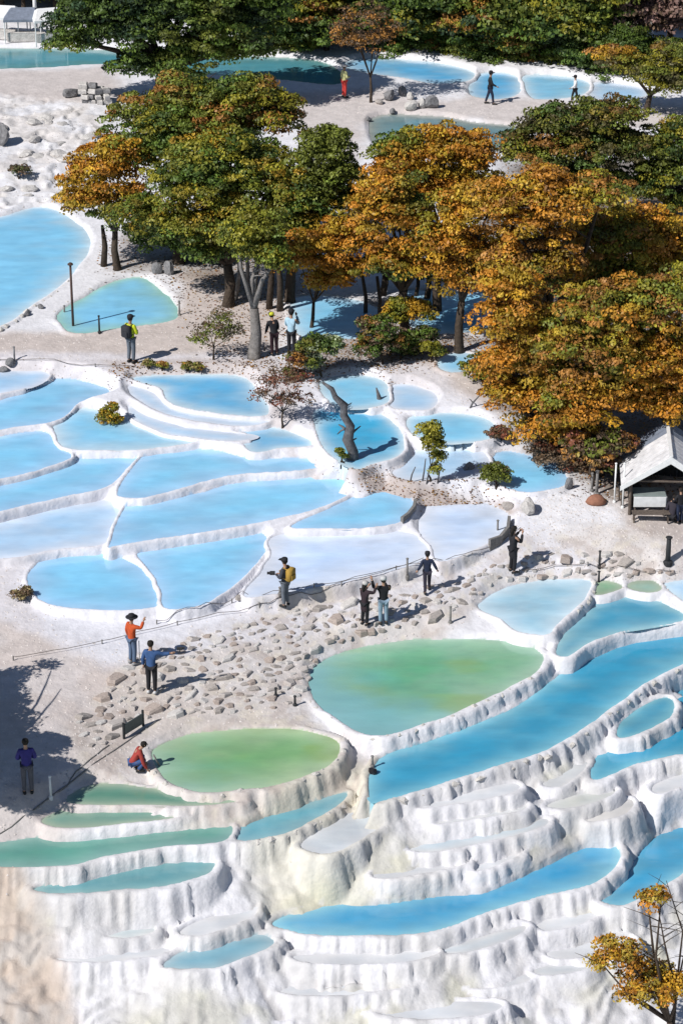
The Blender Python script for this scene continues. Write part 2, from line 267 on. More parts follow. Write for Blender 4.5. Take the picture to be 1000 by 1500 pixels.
# ledges of the lower field lie a little proud of the slope around them
for _k, _l in {57: -3.3, 58: -3.0, 59: -3.65, 62: -2.95, 63: -3.3, 64: -4.0, 65: -4.15, 66: -3.6, 68: -4.55, 69: -4.7, 70: -2.6, 71: -3.8, 52: -2.25, 50: -1.85, 51: -1.8, 61: -1.5, 67: -4.45, 49: -1.75, 54: -2.45, 74: -2.75, 60: -4.4, 53: -2.12, 72: -4.3}.items():
    POOLS[_k] = POOLS[_k][:2]+(_l,)+POOLS[_k][3:]
for _k, _l in {28: 1.85, 29: 1.8, 30: 1.6, 31: 1.65, 32: 1.3, 33: 1.2}.items(): POOLS[_k] = POOLS[_k][:2]+(_l,)+POOLS[_k][3:6]+(3.2, .14, .05, 0)
# the white basin steps down gently and ends almost level with the path in front of it
for _k in range(11, 28):
    if 0.7 < POOLS[_k][2] < 2: POOLS[_k] = POOLS[_k][:2]+(.46+(POOLS[_k][2]-.78)*1.0,)+POOLS[_k][3:6]+(4.0, .11, .06, 0)
def catmull(P, n=5):
    P = np.array(P, float); N = len(P); out = []
    for i in range(N):
        p0, p1, p2, p3 = P[i-1], P[i], P[(i+1) % N], P[(i+2) % N]
        for k in range(n):
            t = k/n; out.append(.5*((2*p1)+(-p0+p2)*t+(2*p0-5*p1+4*p2-p3)*t*t+(-p0+3*p1-3*p2+p3)*t**3))
    return np.array(out)
def sdf(poly, X, Y):
    """signed distance (outside +), nearest point and arc length of it"""
    A = poly; B = np.roll(poly, -1, 0); n = len(A)
    best = np.full(X.shape, 1e18); qx = np.zeros_like(X); qy = np.zeros_like(X); qs = np.zeros_like(X); ins = np.zeros(X.shape, bool)
    s = 0.0
    for i in range(n):
        ax, ay = A[i]; bx, by = B[i]; dx, dy = bx-ax, by-ay; L2 = dx*dx+dy*dy+1e-12
        t = np.clip(((X-ax)*dx+(Y-ay)*dy)/L2, 0, 1); cx = ax+t*dx; cy = ay+t*dy
        d = (X-cx)**2+(Y-cy)**2; m = d < best
        best = np.where(m, d, best); qx = np.where(m, cx, qx); qy = np.where(m, cy, qy); qs = np.where(m, s+t*math.sqrt(L2), qs)
        if abs(dy) > 1e-9:
            ins ^= ((ay > Y) != (by > Y)) & (X < (Y-ay)*dx/dy+ax)
        s += math.sqrt(L2)
    d = np.sqrt(best)
    return np.where(ins, -d, d), qx, qy, qs
def zone(pts, z, X, Y, soft):
    P = np.array([pz(a, b, z) for a, b in pts]); lo = P.min(0)-soft*2; hi = P.max(0)+soft*2
    out = np.zeros(X.shape); m = (X > lo[0]) & (X < hi[0]) & (Y > lo[1]) & (Y < hi[1])
    d = sdf(P, X[m], Y[m])[0]; d = d+(fbm(X[m]*1.3, Y[m]*1.3, 3)-.47)*soft*1.4
    out[m] = 1-sst(-soft, soft, d); return out

# ------------------------------------------------------------ terrain
def axis(segs):
    v = [segs[0][0]]
    for a, b, st0, st1 in segs:
        while v[-1] < b-1e-6:
            f = (v[-1]-a)/(b-a); v.append(min(b, v[-1]+st0+(st1-st0)*f))
    return np.array(v)
gx = axis([(-400, -60, 60, 12), (-60, -24, 6, .4), (-24, 24, .085, .085), (24, 60, .4, 6), (60, 400, 12, 60)])
gy = axis([(-200, 40, 30, 6), (40, 62, 3, .3), (62, 112, .085, .085), (112, 172, .12, .2), (172, 220, .4, 4), (220, 900, 8, 60)])
X, Y = np.meshgrid(gx, gy, indexing='ij')
CTRL = [(-300,20,3.4),(0,20,3.4),(0,60,3.2),(200,62,3.4),(60,120,3.15),(200,130,3.1),(350,120,3.05),(450,140,3.0),(520,150,3.0),(600,135,3.1),(700,150,3.0),(800,152,3.0),
 (900,160,3.0),(980,150,3.0),(1100,150,3.0),(500,60,3.3),(700,60,3.4),(900,80,3.3),(1050,90,3.3),(60,190,3.3),(0,250,2.9),(100,260,2.7),(30,300,2.3),(130,310,2.35),(300,230,2.7),(500,210,2.85),(520,250,2.7),
 (700,260,2.6),(900,260,2.6),(1000,330,2.5),(1150,330,2.5),(200,340,2.4),(150,390,2.3),(300,430,2.25),(420,400,2.3),(560,400,2.3),(800,420,2.3),(1000,450,2.1),
 (20,500,2.1),(100,515,2.05),(250,505,2.08),(330,470,2.2),(380,520,2.1),(440,530,2.1),(560,505,2.15),(600,545,2.12),(680,560,2.0),(740,600,1.9),(-60,530,2.0),
 (440,640,1.55),(500,690,1.35),(560,700,1.25),(640,600,1.8),(610,655,1.45),(600,725,1.1),(700,725,1.05),(780,740,.95),(830,690,1.3),(860,630,1.6),(1000,640,1.5),(1100,600,1.6),
 (880,730,.95),(960,745,.85),(1060,745,.8),(830,770,.75),(900,790,.6),(970,800,.5),(760,800,.5),(1060,820,.1),
 (200,600,1.6),(0,650,1.3),(200,720,1.1),(400,700,1.1),(300,780,.7),(100,780,.7),(0,840,.45),(-60,850,.4),(30,880,.3),(120,915,.15),(230,920,.12),(320,905,.15),(400,893,.15),
 (500,875,.15),(560,860,.15),(640,850,.15),(700,830,.2),(740,845,.1),(830,825,.1),(900,830,-.02),(980,835,-.05),
 (0,930,.12),(-80,1000,.1),(60,1000,0),(200,975,0),(300,950,-.05),(400,930,-.1),(540,915,-.1),(640,895,-.15),(0,1080,-.15),(120,1030,-.2),(260,1030,-.45),(340,1010,-.45),(430,990,-.55),
 (440,1045,-.72),(480,940,-.4),(620,920,-.5),(700,905,-.45),(800,945,-.7),(40,1160,-.4),(120,1110,-.5),(190,1080,-.6),(-60,1160,-.5),(60,1185,-.9),(-60,1215,-1.1),(0,1208,-1.1),
 (520,1090,-1.1),(520,1140,-1.3),(560,1190,-2.3),(400,1240,-2.3),(340,1250,-2.4),(450,1270,-3.0),(560,1280,-3.3),(660,1260,-3.2),(760,1240,-3.2),(830,1220,-3.2),(930,1190,-3.4),(980,1160,-3.4),(850,1150,-2.3),(700,1210,-2.7),(640,1170,-2.2),
 (100,1290,-2.2),(0,1310,-2.2),(345,1310,-3.0),(200,1372,-3.3),(60,1362,-3.0),(0,1400,-3.2),(-80,1400,-3.4),(40,1480,-3.9),(110,1400,-3.9),(150,1460,-4.2),(300,1365,-3.6),(400,1420,-4.3),
 (600,1420,-4.4),(800,1370,-4.2),(860,1340,-4.2),(940,1340,-4.4),(1040,1310,-4.3),(150,1550,-5.4),(400,1490,-5.0),(600,1490,-5.1),(800,1480,-5.1),(950,1470,-5.3),(1060,1450,-5.3),(500,1600,-6.3),(900,1600,-6.3),(0,1600,-5.6),
 (-150,1500,-4.5),(1200,1400,-5)]
def rbf(P, V):
    d = np.hypot(P[:, None, 0]-P[None, :, 0], P[:, None, 1]-P[None, :, 1]); n = len(P)
    K = np.zeros((n+3, n+3)); K[:n, :n] = d-np.eye(n)*.15; K[:n, n] = 1; K[:n, n+1:] = P; K[n, :n] = 1; K[n+1:, :n] = P.T
    return np.linalg.solve(K, np.r_[V, 0, 0, 0])
CP = np.array([pz(a, b, c) for a, b, c in CTRL]); CV = np.array([c[2] for c in CTRL])
for ex in [(-300, 300, 8), (300, 300, 8), (0, 320, 10), (-350, -100, -12), (350, -100, -12), (0, -100, -14), (-100, 40, -7), (100, 40, -7), (0, 45, -8)]:
    CP = np.vstack([CP, ex[:2]]); CV = np.r_[CV, ex[2]]
W = rbf(CP, CV)
bxs = axis([(-400, -40, 60, 4), (-40, 40, .5, .5), (40, 400, 4, 60)]); bys = axis([(-200, 50, 30, 3), (50, 180, .5, .5), (180, 900, 3, 60)])
BX, BY = np.meshgrid(bxs, bys, indexing='ij'); Bz = W[len(CP)]+W[len(CP)+1]*BX+W[len(CP)+2]*BY
for i in range(len(CP)): Bz = Bz+W[i]*np.hypot(BX-CP[i, 0], BY-CP[i, 1])
def bil(xs, ys, Z, x, y):
    i = np.clip(np.searchsorted(xs, x)-1, 0, len(xs)-2); j = np.clip(np.searchsorted(ys, y)-1, 0, len(ys)-2)
    fx = np.clip((x-xs[i])/(xs[i+1]-xs[i]), 0, 1); fy = np.clip((y-ys[j])/(ys[j+1]-ys[j]), 0, 1)
    return (Z[i, j]*(1-fx)+Z[i+1, j]*fx)*(1-fy)+(Z[i, j+1]*(1-fx)+Z[i+1, j+1]*fx)*fy
Z0 = bil(bxs, bys, Bz, X, Y)
# rough travertine relief
rough = .25+.75*np.maximum(zone([(-90,1290),(340,1250),(560,1170),(1060,1100),(1100,1600),(-100,1600)], -3.5, X, Y, 1.2), zone([(-90,140),(150,160),(140,300),(-90,320)], 2.8, X, Y, 1.5))
fine = (np.abs(X) < 26) & (Y > 55) & (Y < 190)
rel = np.zeros_like(X); rel[fine] = (fbm(X[fine]*.9, Y[fine]*.9, 1, 5)-.47)*.28+(fbm(X[fine]*3.2, Y[fine]*3.2, 4, 3)-.45)*.07
terr = np.zeros_like(X); st = .32+.12*vn(X*.35, Y*.35, 2)                      # faint micro terraces on the rough slopes
q = (Z0+rel*1.2)/st; terr = (np.floor(q)+sst(.55, 1, q-np.floor(q)))*st-(Z0+rel*1.2)
low = sst(-1.6, -2.6, Z0)
Zt = Z0+rel*rough+terr*low*.55
H = Zt.copy(); Lmax = np.full(X.shape, -99.); inside = np.full(X.shape, -1, int); dins = np.zeros(X.shape); wallm = np.zeros(X.shape); near = np.full(X.shape, 9.); flut = np.zeros(X.shape)
pooldat = []
for pi, (lab, pts, lev, deep, shal, s, k, wd, lip, rs) in enumerate(POOLS):
    poly = catmull([pz(a, b, lev) for a, b in pts], 5)
    c = poly.mean(0)                                   # small natural wobble of the shoreline
    wob = (vn(poly[:, 0]*1.1, poly[:, 1]*1.1, 5)-.5)*.16+(vn(poly[:, 0]*4, poly[:, 1]*4, 6)-.5)*.06
    dv = poly-c; dv /= np.linalg.norm(dv, axis=1)[:, None]+1e-9; poly = poly+dv*(wob[:, None]+(.09 if 11 <= pi < 34 else 0))
    mg = 3.2; lo = poly.min(0)-mg; hi = poly.max(0)+mg
    i0, i1 = np.searchsorted(gx, [lo[0], hi[0]]); j0, j1 = np.searchsorted(gy, [lo[1], hi[1]])
    sl_ = (slice(i0, i1), slice(j0, j1)); d, qx, qy, qs = sdf(poly, X[sl_], Y[sl_])
    pooldat.append((poly, sl_, d, qx, qy, qs))
# wall heights (m) of single terraces by their place in the list
HM = {32: .25, 33: .3, 30: .3, 61: 0.45, 62: 0.7, 63: 0.4, 64: 0.4, 65: 0.5, 66: 0.45, 67: 0.45, 68: 0.4, 69: 0.4, 70: 0.5, 71: 0.5, 72: 0.5, 73: 1.2, 74: 0.4, 47: 1.3, 41: .6, 42: .5, 43: 1.2, 52: 1.1, 53: 1.1, 54: .9, 49: 1.9, 48: .9, 46: .5, 55: .55, 56: .7, 57: .5, 58: .3, 59: .5, 60: .4, 50: .6, 51: .7, 45: .3, 44: .3}
# upslope banks first, then walls of the higher pools, then the pool floors
for pd, P in zip(pooldat, POOLS):
    poly, sl_, d, qx, qy, qs = pd; lev, lip = P[2], P[8]
    h = H[sl_]; do = np.maximum(d, 0)
    cap = lev+lip*sst(0, .12, do)+.10*do+.75*np.maximum(do-.15, 0)
    H[sl_] = np.where(d < 1.6, np.minimum(h, cap+rel[sl_]*rough[sl_]*sst(0, .8, do)*.5), h)
order = sorted(range(len(POOLS)), key=lambda i: POOLS[i][2])
Hb = H.copy()
for i in order:                                        # low to high: a higher pool's wall may run over a lower pool
    poly, sl_, d, qx, qy, qs = pooldat[i]; lab, pts, lev, deep, shal, s, k, wd, lip, rs = POOLS[i]
    h = H[sl_]; x = X[sl_]; y = Y[sl_]
    fl = (vn(qs*2.9, d*.7+i*9, 1)-.5)*.65+(vn(qs*7.5, d*.6+i*5, 2)-.5)*.75
    fl2 = vn(qs*1.1, d*.3+i*3, 3)-.5
    big = sst(.25, .9, lev-Hb[sl_])                    # tall walls are fluted, small rims stay smooth
    de = d-(.05+.17*big)*fl*sst(.0, .3, d)-(.05+.06*big)*fl2*sst(0, .4, d)
    wv = wd*(1+.5*(vn(qs*2.3, i*7.7+0*qs, 4)-.5))
    lp = lip*(.75+.6*vn(qs*4.2, i*3.1+0*qs, 6))
    top = lev+lp*np.sin(np.clip(d/wv, 0, 1)*math.pi*.6)
    e = np.maximum(de-wv*.8, 0); fall = np.where(e < .14, e*e/.28*k, (e-.07)*k)
    hm = HM.get(i, .85)*(.85+.3*vn(qs*.8+i, 0*qs+i*2.3, 2)); apr = np.maximum(fall-hm, 0)/k   # below its wall each terrace ends in a gentler stepped apron
    ap = apr*.62
    fall = np.minimum(fall, hm)+ap
    wl = lev+lp*sst(0, .08, d)-fall+(vn(qs*5, e*7, 5)-.5)*.07*big*sst(.1, .3, e)
    wl = np.where(d > 0, np.maximum(np.where(de < wv, top, -99), wl), -99)
    if i != 42: wl = wl-4*np.maximum(0, dins[sl_]-.4)              # a wall ends soon after it meets a lower pool's water
    m = (d > 0) & (wl > h)
    hh = np.where(m, wl, h)
    dep = .5*(1-np.exp(np.minimum(d, 0)/.5))+np.minimum(.02, np.maximum(-d, 0))
    hh = np.where(d <= 0, lev-dep, hh)
    H[sl_] = hh
    ins = inside[sl_]; ins[d <= 0] = i; dn = dins[sl_]; dn[d <= 0] = -d[d <= 0]; dn[(d > 0) & m] = 0; dins[sl_] = dn; ins[m] = -1; inside[sl_] = ins
    wm = wallm[sl_]; wm[m] = np.maximum(0, sst(.1, .5, e))[m]; wm[d <= 0] = 0; wallm[sl_] = wm
    ff = flut[sl_]; ff[m] = fl[m]; flut[sl_] = ff
    near[sl_] = np.minimum(near[sl_], np.abs(d))
# draped ledges and scalloped micro terraces on the free slopes of the lower field
upm = zone([(-90,150),(60,150),(120,170),(150,200),(135,290),(60,300),(-90,315)], 2.8, X, Y, 1.)
ledge = np.maximum(low, upm)*(inside < 0)*sst(.25, .7, near)*fine
Wp = (fbm(X*.55+9, Y*.55, 3, 3)-.47)*1.5+(vn(X*1.6, Y*1.6, 6)-.5)*.12
st = .30+.15*vn(X*.22, Y*.22, 2); q = (H+Wp)/st; fq = q-np.floor(q)
Ht = (np.floor(q)+.18*fq+.82*sst(.62, .95, fq))*st-Wp
H = np.where(ledge > 0, H+(Ht-H)*ledge*.75, H)
H += ledge*(fbm(X*2.6, Y*2.6, 5, 3)-.45)*.07
ledgem = ledge*sst(.55, .75, fq)*(1-sst(.9, 1., fq))
def gz(x, y): return float(bil(gx, gy, H, np.array([x]), np.array([y]))[0])
def pg(px, py):
    """where the line of sight of a pixel first meets the ground"""
    dx, dy, dz = ray(px, py); t = np.arange(58/dy, 260/dy, .06)
    zz = bil(gx, gy, H, dx*t, dy*t); k = np.argmax(CH+dz*t < zz)
    return Vector((dx*t[k], dy*t[k], float(zz[k])))
# ground colours (pigment, plus some painted shade): white travertine, sandy path, stony bank, tan rock, forest soil
white = np.array([.73, .722, .745]); sand = np.array([.50, .435, .40]); bank = np.array([.57, .515, .475]); tan = np.array([.55, .46, .39]); soil = np.array([.11, .08, .05])
col = np.ones(X.shape+(3,))*white
def mixc(col, m, c): return col*(1-m[..., None])+np.array(c)*m[..., None]
g1 = zone([(-90,490),(20,486),(100,488),(180,482),(250,470),(270,430),(250,405),(330,400),(380,430),(420,460),(400,525),(340,535),(200,535),(100,533),(60,535),(-90,545)], 2.1, X, Y, .5)
g2 = zone([(540,515),(600,505),(700,520),(760,575),(740,600),(650,570),(560,548)], 2.1, X, Y, .5)
g3 = zone([(-90,104),(60,104),(160,100),(190,140),(120,150),(60,150),(0,140),(-90,150)], 3.1, X, Y, .8)
g4 = zone([(400,135),(500,135),(560,130),(620,150),(700,140),(860,150),(1060,160),(1060,180),(760,190),(700,172),(600,165),(540,180),(530,225),(500,230),(400,160)], 3.0, X, Y, .8)
g5 = zone([(-90,835),(40,842),(30,880),(80,930),(160,965),(230,985),(330,1040),(230,1050),(150,1130),(100,1175),(0,1215),(-90,1235)], 0, X, Y, .6)
g6 = zone([(100,1070),(190,965),(300,930),(400,897),(520,880),(600,865),(700,835),(760,815),(880,800),(1060,800),(1060,848),(850,846),(740,852),(700,880),(640,925),(470,948),(445,1035),(560,1080),(540,1140),(430,1160),(330,1165),(220,1160),(150,1160)], -.2, X, Y, .5)
g7 = zone([(840,690),(930,770),(1060,800),(1100,640),(860,640)], .9, X, Y, .5)
g8 = zone([(-150,1325),(25,1335),(75,1380),(100,1430),(125,1500),(150,1600),(-150,1600)], -3.3, X, Y, .4)
pat = sst(.35, .6, fbm(X*.6, Y*.6, 2, 4))
col = mixc(col, .95*np.clip(g1+g2+g3*.8+g4*.75, 0, 1), sand*1.08)
col = mixc(col, .9*g5*(.75+.25*pat), sand*1.12)
col = mixc(col, .85*g6*(.7+.3*pat), bank); col = mixc(col, .9*g7, sand*.95)
col = mixc(col, .9*g8, tan*(1.0))
upl = zone([(-90,150),(150,160),(140,300),(-90,320)], 2.8, X, Y, 1.)
col = mixc(col, upl*.45*pat, (.60,.53,.46))
basin = zone([(-90,540),(400,545),(620,560),(820,690),(780,750),(880,790),(740,800),(620,850),(400,890),(150,935),(20,880),(-90,830)], 1.2, X, Y, .4)
col = mixc(col, basin*.55, (.70, .70, .76))
col = mixc(col, low*.35*pat, (.63, .61, .58))
# mineral stains on the fluted walls, greenish yellow in places; crevice shade painted in the flutes
stn = sst(.45, .75, vn(X*.5, Y*.5, 6)*.6+.4*vn(X*1.7, Y*1.7, 7))
col = mixc(col, wallm*low*.55*stn, (.52, .50, .33))
col = mixc(col, wallm*sst(.05, .5, -flut)*.5, (.40, .375, .35))  # flute recesses coloured darker to stand for crevice shade
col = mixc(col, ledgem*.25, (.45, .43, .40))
gl = zone([(430,1200),(600,1170),(560,1260),(480,1330),(380,1340),(360,1290)], -3, X, Y, .6); col = mixc(col, gl*.4, (.62,.58,.40))
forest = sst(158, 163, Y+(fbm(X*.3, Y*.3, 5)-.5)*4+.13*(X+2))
dome_shade = zone([(180,340),(420,360),(450,430),(360,440),(260,400),(160,395)], 2.3, X, Y, .6)*.6
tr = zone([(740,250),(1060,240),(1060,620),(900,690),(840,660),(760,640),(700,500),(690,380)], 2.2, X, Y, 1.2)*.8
grove_shade = zone([(520,440),(640,440),(700,500),(640,520),(540,530),(440,540),(440,500)], 2.2, X, Y, .7)*.65
col = mixc(col, np.clip(forest+tr, 0, 1), soil); col = mixc(col, dome_shade, (.2, .16, .12)); col = mixc(col, grove_shade, (.2, .15, .11))  # last two mixes paint the tree shade into the ground colour
rb = zone([(470,690),(560,695),(620,705),(740,718),(770,735),(700,735),(560,712)], 1.3, X, Y, .35); col = mixc(col, rb*.75, (.34, .26, .21))
rb = zone([(150,530),(400,530),(440,545),(430,640),(500,690),(440,660),(400,620),(380,555),(160,548)], 1.9, X, Y, .3); col = mixc(col, rb*.5, (.42, .35, .31))
far_ = sst(60, 150, np.abs(X)); col = mixc(col, far_, (.12, .12, .06))
col = mixc(col, g8*.85, tan*(.95))
blot = sst(.5, .62, fbm(X*1.9, Y*1.9, 6, 4))*g6; col = mixc(col, blot*.5, (.44, .37, .33))
blot = sst(.52, .66, fbm(X*2.6+50, Y*2.6, 1, 4))*g6; col = mixc(col, blot*.5, (.66, .60, .50))
blot = sst(.5, .64, fbm(X*.8+20, Y*.8, 1, 4))*low; col = mixc(col, blot*.5, (.50, .49, .48))
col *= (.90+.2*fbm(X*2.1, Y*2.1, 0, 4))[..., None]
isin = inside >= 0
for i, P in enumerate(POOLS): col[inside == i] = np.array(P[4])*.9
def grid_faces(nx, ny):
    i = np.arange(nx-1)[:, None]*ny+np.arange(ny-1)[None, :]; i = i.ravel()
    return np.stack([i, i+ny, i+ny+1, i+1], 1)
def np_mesh(name, V, Fc, smooth=True):
    me = bpy.data.meshes.new(name); k = Fc.shape[1]; me.vertices.add(len(V)); me.vertices.foreach_set('co', np.ascontiguousarray(V, dtype=np.float32).ravel())
    me.loops.add(Fc.size); me.loops.foreach_set('vertex_index', np.ascontiguousarray(Fc, dtype=np.int32).ravel())
    me.polygons.add(len(Fc)); me.polygons.foreach_set('loop_start', np.arange(0, Fc.size, k, dtype=np.int32)); me.polygons.foreach_set('loop_total', np.full(len(Fc), k, dtype=np.int32))
    if smooth: me.polygons.foreach_set('use_smooth', np.ones(len(Fc), bool))
    me.update(calc_edges=True); me.validate(); return me
def vcol(me, name, c):
    a = me.attributes.new(name, 'FLOAT_COLOR', 'POINT'); c4 = np.ones((len(c), 4), np.float32); c4[:, :3] = c; a.data.foreach_set('color', c4.ravel())
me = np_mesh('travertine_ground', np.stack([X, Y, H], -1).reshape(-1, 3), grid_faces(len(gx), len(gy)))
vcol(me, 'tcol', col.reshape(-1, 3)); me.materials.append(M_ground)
ground = props(link('ground', me), 'white and beige travertine ground stepping down in terraces', kind='structure')
# pool water
POOLOBJ = []
for i, P in enumerate(POOLS):
    lab, pts, lev, deep, shal, s, k, wd, lip, rs = P; poly = pooldat[i][0]
    lo = poly.min(0)-.3; hi = poly.max(0)+.3; xs = np.arange(lo[0], hi[0], .16); ys = np.arange(lo[1], hi[1], .16)
    GX, GY = np.meshgrid(xs, ys, indexing='ij'); d, qx, qy, qs = sdf(poly, GX, GY)
    lim = .1; f = np.where(d > lim, lim/np.maximum(d, 1e-6), 1); PX = qx+(GX-qx)*f; PY = qy+(GY-qy)*f; PX = np.where(d > 0, PX, GX); PY = np.where(d > 0, PY, GY)
    fc = grid_faces(len(xs), len(ys)); dm = d.ravel()[fc].min(1); fc = fc[dm < .06]
    used, inv = np.unique(fc.ravel(), return_inverse=True)
    V = np.stack([PX.ravel(), PY.ravel(), np.full(PX.size, lev)], 1)[used]; fc = inv.reshape(fc.shape)
    dd = np.minimum(d.ravel()[used], 0); n = fbm(V[:, 0]*.7, V[:, 1]*1.1, i, 4)-.47; n2 = fbm(V[:, 0]*1.9+7, V[:, 1]*3.2, i+3, 3)-.45
    t = np.clip(1-np.exp(dd*(1+1.2*n)/s)+n*.35*(1-np.exp(dd/s)), 0, 1)
    c = np.array(shal)*(1-t[:, None])+np.array(deep)*t[:, None]
    c = c*(1+.30*n[:, None]+.22*n2[:, None]*np.array((1.3, 1, .7)))
    if deep in ((.10,.37,.19), (.135,.335,.125)):            # algae tint varies inside the two green pools
        g = sst(.40, .62, fbm(V[:, 0]*.45+4, V[:, 1]*.8, 2, 3)); c = c*(1-.45*g[:, None])+np.array((.24, .36, .08))*.45*g[:, None]
        cc = poly.mean(0); bl = sst(-.6, 3.4, (cc[0]-V[:, 0])*.75+(cc[1]-V[:, 1])*.7+n*3)*(.8 if i == 34 else .35); c = c*(1-bl[:, None])+np.array((.20,.42,.47))*bl[:, None]
    me = np_mesh('terrace_pool', V, fc); vcol(me, 'wcol', c); me.materials.append(M_water)
    POOLOBJ.append(props(link('terrace_pool', me), lab, kind='structure'))

# ------------------------------------------------------------ trees and shrubs
G_OL = (.125, .145, .02); G_DK = (.055, .09, .016); G_MD = (.085, .135, .018); G_YL = (.22, .20, .018)
O_RG = (.40, .17, .018); O_YL = (.42, .235, .02); O_BR = (.30, .14, .03); R_BR = (.17, .055, .03); B_RN = (.13, .085, .05); M_AU = (.2, .12, .1)
def crown_mesh(name, lobes, pal, pal2, patch=.35, leaf=.078, dens=1.0, puff=.5, inner=.5, seed=0, bias=.5):
    """many small leaves gathered in clumps over and inside the lobes (centre, radii)"""
    r = np.random.default_rng(seed); Vs = []; Cs = []
    pal = np.array(pal); pal2 = np.array(pal2)
    for (c, rad) in lobes:
        c = np.array(c); rad = np.array(rad); area = 4*math.pi*(((rad[0]*rad[1])**1.6+(rad[0]*rad[2])**1.6+(rad[1]*rad[2])**1.6)/3)**(1/1.6)
        n = int(area*dens*.95/(puff*puff))+3
        u = r.normal(size=(n, 3)); u /= np.linalg.norm(u, axis=1)[:, None]; u[:, 2] = np.where(u[:, 2] < -.35, -u[:, 2], u[:, 2])
        rr = np.where(r.random(n) < inner, r.uniform(.35, .85, n), r.uniform(.78, 1.22, n))
        P = c+u*rad*rr[:, None]
        nl = int(70*dens*(puff/.5)**2*(.085/leaf)**1.6)+6
        pr = puff*r.uniform(.6, 1.25, n)
        v = r.normal(size=(n, nl, 3)); v /= np.linalg.norm(v, axis=2)[..., None]; v[..., 2] = np.abs(v[..., 2])*1.0-.15
        L = P[:, None]+v*pr[:, None, None]*np.array([1, 1, .55])*r.uniform(.75, 1.1, (n, nl, 1))
        # tone: patchwork of the two palettes by place, jitter by clump and leaf
        f = vn(P[:, 0]*patch+seed*3.1, P[:, 1]*patch+P[:, 2]*patch*1.3, seed)*.85+.15*r.random(n)
        f = sst(.38, .66, f+(bias-.5)*.6)[:, None]
        cc = pal[r.integers(0, len(pal), n)]*(1-f)+pal2[r.integers(0, len(pal2), n)]*f
        cc = cc*r.uniform(.6, 1.4, (n, 1)); cl = cc[:, None]*r.uniform(.8, 1.22, (n, nl, 1))
        nrm = v+r.normal(size=v.shape)*.55; Vs.append(np.concatenate([L, nrm], -1).reshape(-1, 6)); Cs.append(cl.reshape(-1, 3))
    A = np.concatenate(Vs); Cc = np.concatenate(Cs); n = len(A); P = A[:, :3]; N = A[:, 3:]; N /= np.linalg.norm(N, axis=1)[:, None]+1e-9
    t = np.cross(N, r.normal(size=(n, 3))); t /= np.linalg.norm(t, axis=1)[:, None]+1e-9; b = np.cross(N, t)
    sz = leaf*r.uniform(.6, 1.35, (n, 1)); V = np.stack([P-t*sz, P+b*sz*.6, P+t*sz, P-b*sz*.6], 1).reshape(-1, 3)
    me = np_mesh(name, V, np.arange(4*n).reshape(-1, 4), False); vcol(me, 'lcol', np.repeat(Cc, 4, 0)); me.materials.append(M_leaf); return me
def limbs(mb, base, tips, r0, seed=0, fork=.45, sub=3):
    rd = random.Random(seed); base = Vector(base); c = sum((Vector(t) for t in tips), Vector())/len(tips)
    f = base.lerp(c, fork); f.x = base.x*.6+f.x*.4
    f.y = base.y*.6+f.y*.4
    m1 = base.lerp(f, .5)+Vector((rd.uniform(-.12, .12), rd.uniform(-.12, .12), 0))
    mb.tube([base-Vector((0, 0, .2)), base+Vector((0, 0, .12)), m1, f], [r0*1.35, r0*1.02, r0*.85, r0*.7], 9)
    for t in tips:
        t = Vector(t); m = f.lerp(t, .5)+Vector((rd.uniform(-.25, .25), rd.uniform(-.25, .25), rd.uniform(-.1, .35)))*((t-f).length*.35)
        mb.tube([f, m, t], [r0*.52, r0*.33, r0*.13], 6)
        for k in range(sub):
            s = m.lerp(t, rd.uniform(.1, .9)); d = Vector((rd.uniform(-1, 1), rd.uniform(-1, 1), rd.uniform(-.1, .8)))*((t-f).length*.32)
            mb.tube([s, s+d*.5+Vector((0, 0, .04)), s+d], [r0*.17, r0*.11, r0*.04], 5)
ZUP = Vector((0, 0, 1))
def tree(name, label, cat, base, lobes, pal, pal2, r0=.16, group=None, seed=0, dy=0, bark=None, **kw):
    """base: pixel of the foot; lobes: (px, py, rx, ry[, offset in depth]) of the crown as the photo shows it, kept at the tree's own distance"""
    B = pg(*base); root = empty(name, B); props(root, label, cat, group); L = []; tips = []
    for l in lobes:
        off = l[4] if len(l) > 4 else 0
        c = pY(l[0], l[1], B.y+dy+off); s = scale_at(c); rx = l[2]/s; ry = rx*.9; rz = math.sqrt(max((l[3]/s)**2-(ry*.36)**2, (rx*.35)**2))/.93
        c.z = max(c.z, B.z+rz*.7); L.append((c-B, (rx, ry, rz))); tips.append(c-B+Vector((0, 0, rz*.1)))
    link('crown', crown_mesh('crown', L, pal, pal2, seed=seed, **kw), root)
    mb = MB(); limbs(mb, (0, 0, 0), tips, r0, seed); mb.build('trunk', bark or M_bark, root, True)
    return root
